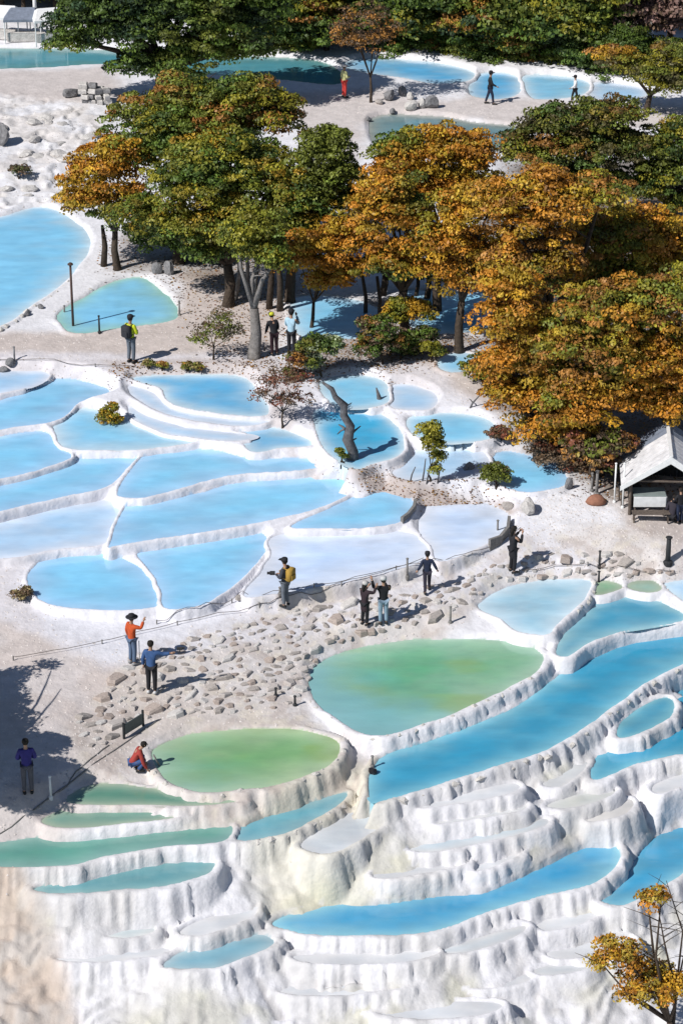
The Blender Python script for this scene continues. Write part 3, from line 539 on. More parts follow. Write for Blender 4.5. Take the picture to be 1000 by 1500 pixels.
# big trees of the middle ground
GG = [G_OL, G_MD, G_DK]; OO = [O_RG, O_YL, O_RG, (.34, .22, .02)]; OG = [G_OL, G_YL, G_MD]
tree('maple_tree', 'rounded tree with orange tinged leaves standing by the left blue pool, near the lamp post', 'tree', (172, 395),
     [(150,262,52,44),(128,300,36,30),(190,310,40,32),(178,230,38,32)], OG, OO, .2, seed=1, bias=.62)
tree('maple_tree', 'largest domed green tree, its boughs hanging over the dark shade left of centre', 'tree', (335, 448),
     [(335,335,70,40,0),(290,290,64,50,.5),(400,345,54,38,0),(395,275,70,50,1),(330,240,74,46,1.5),(450,300,50,44,1),(245,335,50,32,0),(200,318,34,26,0),(310,368,40,16,0)], OG+[G_DK], [G_OL, G_YL, (.36,.22,.02)], .3, seed=2, bias=.45)
tree('maple_tree', 'tree with the stout pale trunk, its crown merging into the dome', 'tree', (372, 524),
     [(380,372,36,22,.5),(350,352,34,24,.5),(402,388,24,14,0),(372,330,40,26,1)], OG, [G_OL, G_YL], .29, seed=22, bark=M_bark_pale, bias=.5)
tree('oak_tree', 'wide olive green tree behind the domed one, its top edged with rusty leaves', 'tree', (262, 385),
     [(240,185,80,46),(320,160,80,42),(215,230,60,40),(390,185,60,48),(300,215,80,50),(270,135,36,24),(360,135,44,24)], GG+[G_YL], [G_OL, O_BR, G_YL], .3, seed=3, bias=.5)
tree('oak_tree', 'dark green tree right of the domed tree with spiky top against the pale track', 'tree', (424, 440),
     [(470,240,42,44),(490,215,22,26),(455,290,50,40),(500,262,24,24),(440,330,46,30)], [G_DK, G_MD, G_OL], [G_OL], .26, seed=4, bias=.4)
tree('maple_tree', 'golden orange tree on two thin stems in front of the shaded blue pond', 'tree', (455, 492),
     [(470,372,48,38),(508,345,34,28),(440,385,26,26),(500,400,34,24),(480,415,30,18)], [G_YL, O_YL, G_OL], OO, .1, seed=5, bias=.62)
tree('maple_tree', 'mixed green and orange tree in the centre of the grove', 'tree', (592, 500),
     [(585,330,50,42),(565,285,42,38),(620,380,56,40),(560,390,36,34),(540,310,30,26)], [G_OL, G_MD, G_DK], OO, .24, seed=6, bias=.5)
tree('maple_tree', 'tall orange topped tree behind the grove centre, before the dull blue pond', 'tree', (640, 470),
     [(600,235,50,40),(650,225,46,36),(680,262,48,40),(630,290,56,44),(700,220,28,24),(575,262,30,28)], [G_OL, G_MD, G_YL], OO, .24, seed=7, bias=.55)
tree('maple_tree', 'bright orange and green tree just left of the big orange mass', 'tree', (672, 515),
     [(680,320,48,40),(700,375,44,36),(650,360,40,30),(690,415,40,26),(720,300,34,34)], [G_OL, G_YL, G_MD], OO, .22, seed=8, bias=.6)
tree('maple_tree', 'orange tree with hanging lower boughs at the left front of the orange mass', 'tree', (790, 680),
     [(752,540,50,44),(780,590,60,40),(760,480,58,48),(735,585,24,22),(800,630,46,32),(800,530,50,50),(742,430,40,36)], [G_YL, O_BR, G_OL], OO, .3, seed=9, bias=0.71)
tree('maple_tree', 'orange brown tree directly above the red brown shrubs and hut roof', 'tree', (872, 694),
     [(860,590,64,44),(850,520,60,50),(900,540,60,54),(880,470,60,50),(830,620,40,28)], [G_YL, O_BR, G_OL], OO, .3, seed=10, bias=0.71)
tree('maple_tree', 'yellow orange tree cut by the right edge behind the hut', 'tree', (975, 690),
     [(960,520,60,50),(1010,560,54,50),(930,460,50,48),(1000,450,60,54),(980,600,44,30),(935,580,36,34)], [G_YL, O_BR, G_OL], OO, .3, seed=11, bias=0.71)
tree('maple_tree', 'deep orange tree at the top of the orange mass with long arching top', 'tree', (800, 600),
     [(770,330,56,44),(730,300,36,30),(830,295,66,36),(880,290,50,30),(800,400,60,50),(760,400,44,40),(800,270,40,22)], [G_YL, O_BR, G_OL], OO+[O_BR], .3, seed=12, bias=0.77)
tree('maple_tree', 'orange tree upper right in the mass beside the pale gap', 'tree', (920, 560),
     [(880,360,64,46),(930,345,56,40),(900,420,64,50),(960,370,50,44),(1000,400,46,46),(850,430,44,40)], [G_YL, O_BR, G_OL], OO, .3, seed=13, bias=0.71)
tree('oak_tree', 'dark olive tree in front of the white jacket walker', 'tree', (850, 350),
     [(800,192,44,28),(850,180,50,30),(900,175,46,28),(860,225,70,36),(790,230,44,26),(920,220,50,34),(760,215,28,20),(850,265,60,26)], [G_DK, G_OL, (.07,.06,.02)], [G_OL, G_YL, O_BR], .26, seed=14, bias=.38)
tree('oak_tree', 'olive brown tree at the right edge behind the orange mass', 'tree', (985, 350),
     [(960,225,42,26),(1005,205,40,30),(980,262,52,34),(1010,300,46,28),(940,282,34,24)], [G_DK, G_OL, G_YL], [G_OL, O_BR], .24, seed=15, bias=.45)
tree('pine_tree', 'olive tree with a curved bare bough over the top right track', 'tree', (946, 168),
     [(950,105,44,20),(1000,92,44,30),(900,88,34,18),(985,125,40,14),(1020,120,30,20)], [G_OL, G_YL, (.1,.09,.03)], [O_BR, O_YL], .2, seed=16, bias=.4)
tree('oak_tree', 'huge dark green tree at the top left with its foot in black shade', 'tree', (236, 152),
     [(130,30,52,42),(190,50,60,44),(260,30,80,54),(340,45,66,42),(300,80,50,28),(230,100,60,30),(180,0,70,50),(300,-20,90,50),(380,10,50,40),(110,62,30,20),(360,75,36,18)], [G_DK, G_MD, (.025,.05,.02)], [G_MD, G_OL], .5, seed=17, bias=.42, leaf=.1, puff=.62)
tree('oak_tree', 'low dark tree added to deepen the shade between the orange tinged tree and the dome', 'tree', (258, 378),  # added tree, fills a lit gap between the crowns with shade
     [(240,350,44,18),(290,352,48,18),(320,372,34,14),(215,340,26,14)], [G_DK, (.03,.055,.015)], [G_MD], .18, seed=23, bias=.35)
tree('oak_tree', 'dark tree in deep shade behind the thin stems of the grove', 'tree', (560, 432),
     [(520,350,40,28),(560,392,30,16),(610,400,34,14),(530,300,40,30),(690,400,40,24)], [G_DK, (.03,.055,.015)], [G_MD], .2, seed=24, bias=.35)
# bare thin tree over the top track
B = pg(543, 150); rt = empty('bare_tree', B); props(rt, 'thin nearly bare tree with brownish haze of twigs beside the top track', 'tree')
s = scale_at(B); tips = [pY(a, b, B.y+o)-B for a, b, o in ((500,40,0),(535,20,.5),(570,45,-.3),(515,15,-.6),(560,10,.3))]
mb = MB(); limbs(mb, (0,0,0), tips, .09, 5, .3, 7); mb.build('trunk', M_bark, rt, True)
L = [(pY(a, b, B.y+o)-B, (c/s, c/s, d/s)) for a, b, c, d, o in ((505,50,26,22,0),(540,28,34,26,0),(570,50,22,18,0),(530,62,40,12,0))]
link('crown', crown_mesh('crown', L, [B_RN, O_BR], [B_RN, G_OL], dens=.42, puff=.4, leaf=.07, seed=4), rt)
# forest edge and hillside behind: a handful of crown meshes shared by many trees
fm = []
for k, (pa, pb, bs) in enumerate([([G_DK, G_MD], [G_MD, G_OL], .4), ([G_DK, (.03,.05,.02)], [G_MD], .4), ([G_MD, G_OL], [G_YL, G_OL], .5), ([G_OL, B_RN], [O_BR, G_YL], .55), ([B_RN, M_AU], [M_AU, B_RN], .5), ([G_DK, G_MD], [G_OL, G_YL], .5)]):
    rd = random.Random(k); L = [((rd.uniform(-1.5, 1.5), rd.uniform(-1.4, 1.4), 2.6+rd.uniform(-1.5, 2.6)), (rd.uniform(1.2, 1.9),)*2+(rd.uniform(.9, 1.4),)) for _ in range(7)]
    cm = crown_mesh('crown', L, pa, pb, leaf=.12, puff=.6, dens=.8, seed=30+k, bias=bs)
    mb = MB(); limbs(mb, (0,0,0), [l[0] for l in L], .22, k); t_ = mb.build('trunk', M_bark, None, True); tm = t_.data; bpy.data.objects.remove(t_)
    fm.append((cm, tm))
FL = [(400,96,2,1.0,'rust tinged tree at the forest edge just right of the huge dark tree'),(440,100,5,1.0,'olive forest tree above the shaded blue pond'),(478,90,3,.95,'brownish forest tree left of the nearly bare tree'),
 (600,88,5,1.1,'green forest tree behind the nearly bare tree'),(648,92,0,1.05,'dark forest tree above the bright blue pool'),(690,95,3,.8,'small rusty tree in front of the dark forest wall'),
 (735,104,1,1.1,'darkest forest tree above the walking man in black'),(780,105,0,1.15,'forest tree midway between the two walkers'),(822,108,2,1.1,'yellow green forest tree above the white jacket walker'),
 (868,112,5,.95,'olive forest tree beside the mauve bare tree'),(925,95,4,1.35,'mauve brown leafless looking tree at the top right corner'),(985,100,4,1.2,'mauve brown tree cut by the top right corner'),(30,38,3,.8,'reddish brown tree behind the white stalls'),
 (75,36,0,.9,'dark green tree behind the pole at the top left'),(-5,30,2,.9,'green tree at the very top left corner'),(560,80,1,1.2,'dark tree deep behind the nearly bare tree'),(520,86,0,1.0,'dark green forest tree left of centre at the forest edge')]
for i, (px, py, k, sc, lab) in enumerate(FL):
    b = pg(px, py); r = empty('forest_tree', b+Vector((0, 2.0, 0)), rng.uniform(0, 6.28), sc); props(r, lab, 'tree', 'trees along the forest edge')
    link('crown', fm[k][0], r); link('trunk', fm[k][1], r)
kk = 0
for row in range(5):
    for j in range(15):
        Yd = 168+row*5.5+rng.uniform(-1.5, 1.5); xd = -30+j*4.3+rng.uniform(-1.3, 1.3)+row*.6
        if abs(xd) > 8+Yd*.155: continue
        if xd < -6 and row < 2: continue
        r = empty('forest_tree', (xd, Yd, gz(xd, Yd)), rng.uniform(0, 6.28), rng.uniform(1.0, 1.35)); k = [0, 1, 5, 0, 2, 1, 3][int(rng.integers(0, 7))]
        props(r, 'crowded green hillside tree in the unbroken forest behind the front row', 'tree', 'hillside forest trees'); link('crown', fm[k][0], r); link('trunk', fm[k][1], r); kk += 1
UG = [(395,92),(425,94),(455,92),(585,86),(612,90),(638,92),(668,99),(705,101),(722,104),(750,106),(770,107),(800,109),(835,112),(880,118),(905,120),(940,122),(975,122),(1000,125),(560,83),(530,82)]
for i, (px, py) in enumerate(UG):
    b = pg(px, py); k = i % 5; r = empty('edge_shrub', b+Vector((0, 2.4, -1.2)), i*1.3, .62+.1*math.sin(i*2.1)); props(r, 'leafy undergrowth shrub closing the foot of the forest edge', 'shrub', 'undergrowth along the forest edge'); link('crown', fm[[0, 2, 1, 5, 3][k]][0], r); link('trunk', fm[k][1], r)
# shrubs
def bush(name, label, base, lobes, pal, pal2, seed=0, cat='shrub', r0=.05, dens=1.0, leaf=.06, puff=.22, **kw):
    return tree(name, label, cat, base, lobes, pal, pal2, r0, seed=seed, dens=dens, leaf=leaf, puff=puff, inner=.45, patch=1.5, **kw)
bush('shrub', 'half bare brown shrub on the sandy path by the pale trunk', (313, 527), [(310,492,32,22),(325,470,20,16),(288,500,14,12),(340,490,16,16)], [B_RN, (.16,.13,.08)], [B_RN, G_OL], 40, dens=.42, leaf=.05)
bush('shrub', 'sparse red brown shrub rooted beside the small blue pool in the basin', (414, 626), [(405,562,30,18),(385,580,18,12),(430,588,28,12),(440,560,20,12),(412,590,16,10)], [R_BR, B_RN], [R_BR, B_RN], 41, dens=.4, leaf=.05)
bush('shrub', 'small yellow and green bush growing out of the rounded pool', (163, 633), [(158,612,14,13),(165,600,9,9),(172,616,8,8)], [O_YL, G_YL], [O_YL, G_OL], 42, leaf=.05, puff=.16)
bush('sapling', 'slim yellow green sapling with tufted head on thin stems', (630, 706), [(629,634,17,16),(634,652,16,16),(641,672,9,10),(636,688,8,8)], [G_YL, G_OL], [(.3,.26,.03), G_YL], 43, r0=.045, leaf=.05, puff=.18)
bush('shrub', 'compact dark green bush left of the rounded blue pool end', (727, 716), [(722,693,18,14),(737,697,10,12),(714,702,9,8)], [G_DK, G_MD, B_RN], [G_OL], 44, leaf=.05, puff=.18)
bush('shrub', 'green and white flecked bush by the man in blue and white', (470, 552), [(465,512,26,18),(488,506,14,14),(455,530,20,14)], [G_DK, G_MD], [G_OL, (.3,.34,.2)], 45)
bush('shrub', 'rusty brown shrub in front of the green flecked bush', (447, 556), [(438,530,20,14),(450,512,14,12),(428,548,12,8)], [R_BR, O_BR, B_RN], [G_OL], 46)
bush('shrub', 'tall brown green bush left of the shadowed grove floor', (560, 534), [(555,490,28,24),(545,512,24,14),(578,506,18,16),(535,478,12,12)], [B_RN, G_DK, G_MD], [O_BR, G_OL], 47)
bush('shrub', 'yellowish bush under the central mixed tree', (600, 500), [(590,452,24,16),(612,460,22,16),(580,466,16,12)], [G_OL, G_YL], [O_YL], 48)
bush('shrub', 'dark bush at the edge of the sandy path beneath the grove', (632, 530), [(630,512,12,10),(640,518,10,8)], [G_DK, G_OL], [G_YL], 49)
bush('shrub', 'dark low bush in deep shade right of the tall brown green bush', (612, 520), [(600,500,24,14),(622,494,16,14),(590,515,20,10)], [G_DK, B_RN], [G_MD], 56)
bush('shrub', 'dark green bush at the foot of the big orange mass beside the path', (705, 560), [(700,540,22,18),(715,560,20,14)], [G_DK, G_OL], [G_YL], 57)
bush('shrub', 'dark bush under the lower orange boughs near the hut', (835, 668), [(820,650,26,16),(845,660,24,14)], [G_DK, R_BR], [B_RN], 58)
bush('shrub', 'red brown shrubs spreading left of the hut roof', (868, 712), [(870,662,30,18),(900,648,26,20),(845,655,26,20),(885,680,18,12)], [R_BR, B_RN, O_BR], [G_OL, B_RN], 50, dens=.9, leaf=.08, puff=.3)
bush('shrub', 'low brown scrub between the orange tree and the rounded pool', (820, 690), [(815,672,30,12),(840,684,24,10),(795,660,20,10)], [B_RN, R_BR, (.2,.15,.1)], [B_RN], 51, dens=.7)
bush('shrub', 'small reddish tuft at the edge of the basin below the orange boughs', (734, 645), [(730,634,16,7),(742,640,10,5)], [R_BR, B_RN], [O_BR], 52, puff=.15)
bush('shrub', 'dry brown tuft left of the oval pool', (32, 880), [(30,872,14,7),(38,868,9,7)], [(.25,.2,.09), B_RN], [G_OL], 53, puff=.14, leaf=.05)
bush('shrub', 'small green shrub at the foot of the leaning dead trunk', (500, 680), [(499,664,7,8),(504,670,6,5)], [G_MD, G_OL], [G_YL], 54, puff=.13, leaf=.045)
bush('shrub', 'grey green scrub on the white mound at the upper left', (28, 262), [(28,250,13,8)], [G_DK, B_RN], [B_RN], 55, puff=.2)
for n, (a, b) in enumerate([(218,541),(238,543),(275,544),(290,545)]):
    bush('grass_tuft', ['dry grass tuft on the path edge, leftmost of four', 'second dry grass tuft on the path edge from the left', 'third dry grass tuft on the path edge from the left', 'rightmost dry orange tuft on the path edge'][n], (a, b), [(a, b-7, 8, 6)], [(.28,.22,.08), G_OL], [O_BR, G_YL], 60+n, puff=.12, leaf=.045, cat='grass tuft', group='dry tufts along the path edge')
# tree by the lower right corner: half bare, golden
tree('maple_tree', 'half bare golden tree rising from the lower right corner', 'tree', (985, 1575),
     [(905,1398,34,18),(880,1412,16,14),(925,1412,20,12),(950,1440,48,26),(985,1452,34,24),(948,1322,16,14),(968,1312,14,10),(930,1460,26,12)], [O_YL, O_RG, (.3,.22,.03)], OO, .13, seed=70, leaf=.06, puff=.3, dens=.8, bias=.6)
B = pg(985, 1570); rt = empty('bare_tree', B); props(rt, 'bare twiggy sapling beside the golden tree at the lower right corner', 'tree')
mb = MB(); limbs(mb, (0,0,0), [pY(a, b, B.y)-B for a, b in ((962,1325),(940,1392),(1005,1340),(1000,1385),(975,1290),(1010,1420))], .08, 3, .55, 6); mb.build('trunk', M_bark, rt, True)
# tree standing just outside the left edge; its shade falls on the path
P_ = pg(20, 1085); D_ = Vector((ldir.x, ldir.y, ldir.z)); Bx, By = P_.x-4.6, P_.y-3.9
B = Vector((Bx, By, gz(Bx, By))); rt = empty('maple_tree', B); props(rt, 'tree just outside the left edge casting blue shade on the path', 'tree')
L = []
for (a, b, r_) in ((25,1095,.9),(-20,1060,1.1),(62,1128,.65),(15,1130,.9),(-40,1100,1.1),(92,1145,.42),(-20,1025,.9),(50,1095,.6),(0,1000,.5),(40,1152,.8),(20,1168,.6),(75,1160,.35),(-10,1150,.9)):
    g = pg(a, b); h = 4.0+.5*r_*math.sin(a); c = g-D_*(h/-D_.z)*1.0; c = g+Vector((-D_.x, -D_.y, -D_.z))*(h/-D_.z); L.append((c-B, (r_, r_*.9, r_*.7)))
link('crown', crown_mesh('crown', L, GG, OG, seed=71, dens=1.3), rt); mb = MB(); limbs(mb, (0,0,0), [l[0] for l in L], .16, 9)
for (a, b) in ((80,972),(20,985),(90,1010)):
    g = pg(a, b); c = g-D_*(3.6/-D_.z)-B; mb.tube([L[0][0]+Vector((0,0,-.6)), c*.5+L[0][0]*.5, c], [.05, .04, .015], 5)
mb.build('trunk', M_bark, rt, True)
L = [((pg(a, b)-D_*(3.6/-D_.z))-B, (r_, r_*.6, r_*.3)) for a, b, r_ in ((70,975,.4),(30,985,.42),(5,992,.4))]
link('crown', crown_mesh('crown', L, OG, OG, seed=72, dens=.8, puff=.3, leaf=.06), rt)
# dead wood standing in the basin
def wood(name, label, pts, rad, cat='dead wood', twigs=(), Yo=0, m=None):
    B = pg(*pts[0]); o = MB(); P = [Vector((0, 0, -.1))]+[pY(a, b, B.y+Yo*i/len(pts))-B for i, (a, b) in enumerate(pts) if i]
    o.tube(P, rad, 8)
    for a, b, c, d, r_ in twigs: o.tube([pY(a, b, B.y)-B, (pY(a, b, B.y)-B).lerp(pY(c, d, B.y+.3)-B, .5)+Vector((0,0,.04)), pY(c, d, B.y+.3)-B], [r_, r_*.8, r_*.4], 5)
    return props(o.build(name, m or M_deadwood, None, True, B), label, cat)
wood('dead_tree', 'thick leaning dead trunk standing in the turquoise pool', [(515,684),(517,662),(509,644),(513,624),(503,608),(504,594),(491,582),(486,570),(472,560)], [.30,.22,.23,.19,.17,.17,.12,.10,.05], twigs=[(508,632,496,622,.07),(510,650,522,642,.06),(511,640,528,624,.06),(505,628,494,636,.05),(503,600,515,590,.04)])
wood('dead_stump', 'short pointed dead stump in the pale pool right of the dead trunk', [(556,594),(555,582),(551,568)], [.16,.1,.03], twigs=[(556,586,538,592,.03)])
wood('fallen_branch', 'thin fallen branch on the white ground under the orange boughs', [(687,598),(692,590),(704,577)], [.05,.04,.02], twigs=[(692,590,686,584,.03)])
wood('fallen_branch', 'forked twig just right of the thin fallen branch', [(710,597),(713,591),(718,585)], [.03,.03,.02], twigs=[(713,591,708,588,.02)])
for n, (a, b, h) in enumerate([(600,706,22),(618,706,34),(624,708,26),(640,708,30)]):
    wood('bare_sapling', ['thin bare stem left of the yellow green sapling', 'tall bare stem at the left foot of the sapling', 'short bare stem at the foot of the sapling', 'bare stem at the right foot of the sapling'][n], [(a, b), (a+3, b-h/2), (a+(5 if n else 8), b-h)], [.035,.03,.02], cat='stem')
for n, (a, b, c, d) in enumerate([(152,390,150,330),(394,452,396,350),(345,440,350,360),(362,430,358,350),(410,455,405,370),(372,424,378,350),(535,470,530,400),(555,478,552,405),(590,440,594,370),(606,445,612,390),(622,450,628,392)]):
    wood('slender_tree', ['dark stem left of the rounded orange tinged tree', 'dark stem right of the pale stout trunk', 'pale thin stem left in the shade of the dome', 'second pale stem in the shade of the dome', 'dark stem under the spiky dark tree', 'pale stem behind the stout trunk', 'thin stem rising from the shaded blue pond', 'curved thin stem at the right of the shaded blue pond', 'leftmost of three stems against the pale pond', 'middle of three stems against the pale pond', 'rightmost of three stems against the pale pond'][n],
         [(a, b), ((a+c)/2+3, (b+d)/2), (c, d)], [.17 if n in (0,1,4,8,10) else .11, .14 if n in (0,1,4,8,10) else .09, .07], cat='tree stem', m=M_bark_pale if n in (2,3,5) else M_bark)

# fallen leaves under the trees and rubble on the bank: nobody could count them
def scatter(name, label, zones, n, seed, kind):
    r = np.random.default_rng(seed); V = []; Cc = []
    pts = []
    for poly, z, w_ in zones:
        P = np.array([pz(a, b, z) for a, b in poly]); lo, hi = P.min(0), P.max(0); k = int(n*w_); q = r.uniform(lo, hi, (k*2, 2)); d = sdf(P, q[:, 0], q[:, 1])[0]; q = q[(d+r.normal(0, .5, len(d))) < 0][:k]; pts.append(q)
    q = np.concatenate(pts); zz = bil(gx, gy, H, q[:, 0], q[:, 1]); pin = bil(gx, gy, isin.astype(float), q[:, 0], q[:, 1]); q = q[pin < .01]; zz = zz[pin < .01]; m = len(q); c = np.column_stack([q, zz])
    a = r.uniform(0, 6.28, m)
    if kind == 'leaf':
        s = r.uniform(.03, .07, m); X1 = np.stack([np.cos(a)*s, np.sin(a)*s, r.normal(0, .01, m)], 1); Y1 = np.stack([-np.sin(a)*s*.6, np.cos(a)*s*.6, r.normal(0, .01, m)], 1); c[:, 2] += .02
        V = np.stack([c-X1, c+Y1, c+X1, c-Y1], 1).reshape(-1, 3); pal = np.array([O_RG, O_YL, O_BR, B_RN, R_BR])*.7; col_ = np.repeat(pal[r.integers(0, 5, m)]*r.uniform(.6, 1.2, (m, 1)), 4, 0)
        me = np_mesh(name, V, np.arange(4*m).reshape(-1, 4), False); vcol(me, 'lcol', col_); me.materials.append(M_leaf)
    else:
        s = r.uniform(.015, .06, m); L_ = []
        for dx, dy, dz in ((1,.1,0),(-.2,.9,0),(-.9,-.1,0),(.2,-.8,0),(.1,.05,.8)):
            L_.append(c+np.stack([(np.cos(a)*dx-np.sin(a)*dy)*s, (np.sin(a)*dx+np.cos(a)*dy)*s, dz*s-.005], 1)*r.uniform(.7, 1.3, (m, 1)))
        V = np.stack(L_, 1).reshape(-1, 3); b = np.arange(m)[:, None]*5; F_ = np.concatenate([b+np.array(t) for t in ((0,1,4),(1,2,4),(2,3,4),(3,0,4))])
        me = np_mesh(name, V, F_, False); vcol(me, 'tcol', np.repeat(np.array([[.64,.59,.56]])*r.uniform(.75, 1.15, (m, 1)), 5, 0)); me.materials.append(M_ground)
    return props(link(name, me), label, kind='stuff')
BZ = [(112,1052),(195,965),(300,932),(400,899),(520,882),(600,866),(700,836),(760,812),(880,800),(1010,830),(1010,850),(850,848),(740,856),(700,880),(640,915),(560,930),(470,950),(450,1000),(440,1045),(330,1056),(230,1060),(150,1120),(90,1150)]
scatter('rubble', 'small beige rubble between the bank stones', [(BZ, -.2, 1.0)], 5500, 5, 'rubble')
scatter('gravel', 'fine gravel and crumbs along the paths and slopes', [([(-60,490),(260,480),(400,525),(200,545),(-60,545)], 2.1, .3), ([(540,515),(700,520),(760,600),(820,690),(740,725),(560,705),(470,690),(440,640)], 1.8, .5), ([(-80,840),(40,850),(90,930),(200,965),(120,1090),(0,1210),(-80,1230)], 0, .5), ([(740,730),(860,720),(1050,800),(1050,830),(760,815)], .6, .6), ([(400,140),(560,130),(900,150),(1050,170),(560,175)], 3.0, .5), ([(-80,150),(150,160),(140,300),(-80,320)], 2.8, .6)], 3000, 6, 'rubble')
scatter('fallen_leaves', 'fallen orange and brown leaves strewn under the trees', [([(150,350),(430,340),(480,440),(420,530),(330,530),(240,420),(150,400)], 2.3, .5), ([(440,480),(640,440),(720,520),(560,545),(430,560)], 2.2, .5), ([(690,500),(760,620),(860,700),(1000,700),(1000,300),(740,250)], 2.0, 2.5), ([(160,530),(420,530),(440,560),(160,548)], 2.0, .15), ([(470,690),(740,715),(720,735),(560,712)], 1.2, .2)], 7000, 7, 'leaf')

# ------------------------------------------------------------ stones of the bank and of the pool rims
def rock_mesh(name, m, seed, flat=.5, det=2, jit=.22, block=.0):
    r = random.Random(seed); bm = bmesh.new(); bmesh.ops.create_icosphere(bm, subdivisions=det, radius=1)
    ax = [Vector((r.gauss(0, 1), r.gauss(0, 1), r.gauss(0, 1))).normalized() for _ in range(7)]; cut = [r.uniform(.55, .9) for _ in ax]
    for v in bm.verts:
        for a, c in zip(ax, cut):
            d = v.co.dot(a)
            if d > c: v.co -= a*(d-c)
        v.co *= 1+r.uniform(-jit, jit)*.35; v.co.z *= flat
    me = bpy.data.meshes.new(name); bm.to_mesh(me); bm.free(); me.materials.append(m); return me
def slab_mesh(name, m, seed):
    """angular flat stone: an irregular outline with a chamfered top"""
    r = random.Random(seed); n = r.choice((5, 6, 7)); A = sorted(r.uniform(0, .8)+k*2*math.pi/n for k in range(n)); V = []
    Rr = [r.uniform(.7, 1.1) for _ in A]; tx, ty = r.uniform(-.25, .25), r.uniform(-.25, .25)
    for z, f in ((-1, 1.05), (.35, 1.0), (.75, .78)): V += [(math.cos(a)*q*f, math.sin(a)*q*f, z+(tx*math.cos(a)+ty*math.sin(a) if z > 0 else 0)) for a, q in zip(A, Rr)]
    Fc = [tuple(range(2*n, 3*n)), tuple(range(n-1, -1, -1))]
    for k in range(2):
        for j in range(n): q = (j+1) % n; Fc.append((k*n+j, k*n+q, (k+1)*n+q, (k+1)*n+j))
    me = bpy.data.meshes.new(name); me.from_pydata(V, [], Fc); me.materials.append(m); me.update(); return me
M_stones = [mat('bank_stone_mid', (.56,.51,.475), .9, .3, 5, .02, 18), mat('bank_stone_pale', (.66,.63,.60), .9, .3, 5, .02, 18), mat('bank_stone_brown', (.49,.41,.36), .9, .35, 5, .02, 18), M_stone]
stones = [slab_mesh('stone', M_stones[i % 4], 100+i) for i in range(12)]
BANK = [(112,1052),(195,965),(300,932),(400,899),(520,882),(600,866),(700,836),(760,816),(880,806),(990,834),(1000,846),(850,845),(740,850),(700,872),(640,908),(560,925),(470,948),(450,1000),(440,1034),(330,1046),(230,1050),(200,1062),(150,1092),(122,1100)]
def inpoly(x, y, P):
    c = False
    for i in range(len(P)):
        (ax, ay), (bx, by) = P[i-1], P[i]
        if (ay > y) != (by > y) and x < (y-ay)*(bx-ax)/(by-ay)+ax: c = not c
    return c
rs_ = random.Random(11); put = []; bankroot = empty('stone_bank', pg(350, 980)); props(bankroot, 'bank of rough beige stones bedded in travertine between the white basin and the green pools', kind='structure')
PEOPLE_AT = [(418,893),(534,917),(561,915),(625,866),(750,840),(195,972),(223,1015)]
tries = 0
while len(put) < 295 and tries < 9000:
    tries += 1; px = rs_.uniform(100, 1000); py = rs_.uniform(800, 1105)
    if not inpoly(px, py, BANK) or any(abs(px-a) < 9 and abs(py-b) < 5 for a, b in PEOPLE_AT): continue
    g = pg(px, py)
    big_ = rs_.random(); s = .13+.26*big_**2.2
    if any((g-q).length < s*.9+r2 for q, r2 in put): continue
    put.append((g, s*.9)); o = link('stone', stones[rs_.randrange(12)], bankroot)
    o.location = g-bankroot.location+Vector((0, 0, .0)); o.scale = (s*rs_.uniform(.9, 1.7), s*rs_.uniform(.6, 1.1), s*rs_.uniform(.25, .55)); o.rotation_euler = (rs_.uniform(-.3, .2), rs_.uniform(-.22, .3), rs_.uniform(0, 1.1))
rims = [rock_mesh('rim_stone', M_rim, 200+i, .9, 1, .2) for i in range(6)]
def rimrow(i, frac, step=.34, off=.17, hh=.16, z=0):
    """rough white coated stones set side by side along one stretch of a pool's rim"""
    poly = pooldat[i][0]; n = len(poly); seg = np.linalg.norm(np.roll(poly, -1, 0)-poly, axis=1); cum = np.r_[0, np.cumsum(seg)]; T = cum[-1]; c = poly.mean(0)
    area = np.sum(poly[:, 0]*np.roll(poly[:, 1], -1)-np.roll(poly[:, 0], -1)*poly[:, 1]); sg = -1 if area > 0 else 1
    s = frac[0]*T; cnt = 0
    while s < frac[1]*T:
        k = min(np.searchsorted(cum, s % T)-1, n-1); k = max(k, 0); a = poly[k]; b = poly[(k+1) % n]; f = (s % T-cum[k])/max(seg[k], 1e-6); p = a+(b-a)*f; t = (b-a)/max(seg[k], 1e-6)
        nr = np.array([-t[1], t[0]])*sg; p = p+nr*(off+rs_.uniform(-.03, .05)); lv = POOLS[i][2]
        o = link('rim_stone', rims[rs_.randrange(6)], POOLOBJ[i]); o.location = (p[0], p[1], lv+z+rs_.uniform(-.09, .0))
        w_ = step*rs_.uniform(.35, .7); o.scale = (w_, w_*rs_.uniform(.55, .8), hh*rs_.uniform(.8, 1.3)); o.rotation_euler = (rs_.uniform(-.2, .2), rs_.uniform(-.15, .15), math.atan2(t[1], t[0])+rs_.uniform(-.25, .25))
        s += step*rs_.uniform(.8, 2.0); cnt += 1
rimrow(34, (.50, .98)); rimrow(35, (.42, .92), .36); rimrow(36, (.26, .58)); rimrow(41, (.62, .99), .42, .2, .15); rimrow(48, (.60, .98), .4)
rimrow(0, (.42, .72), .45, .2, .2); rimrow(1, (.0, .30), .4, .2, .16)
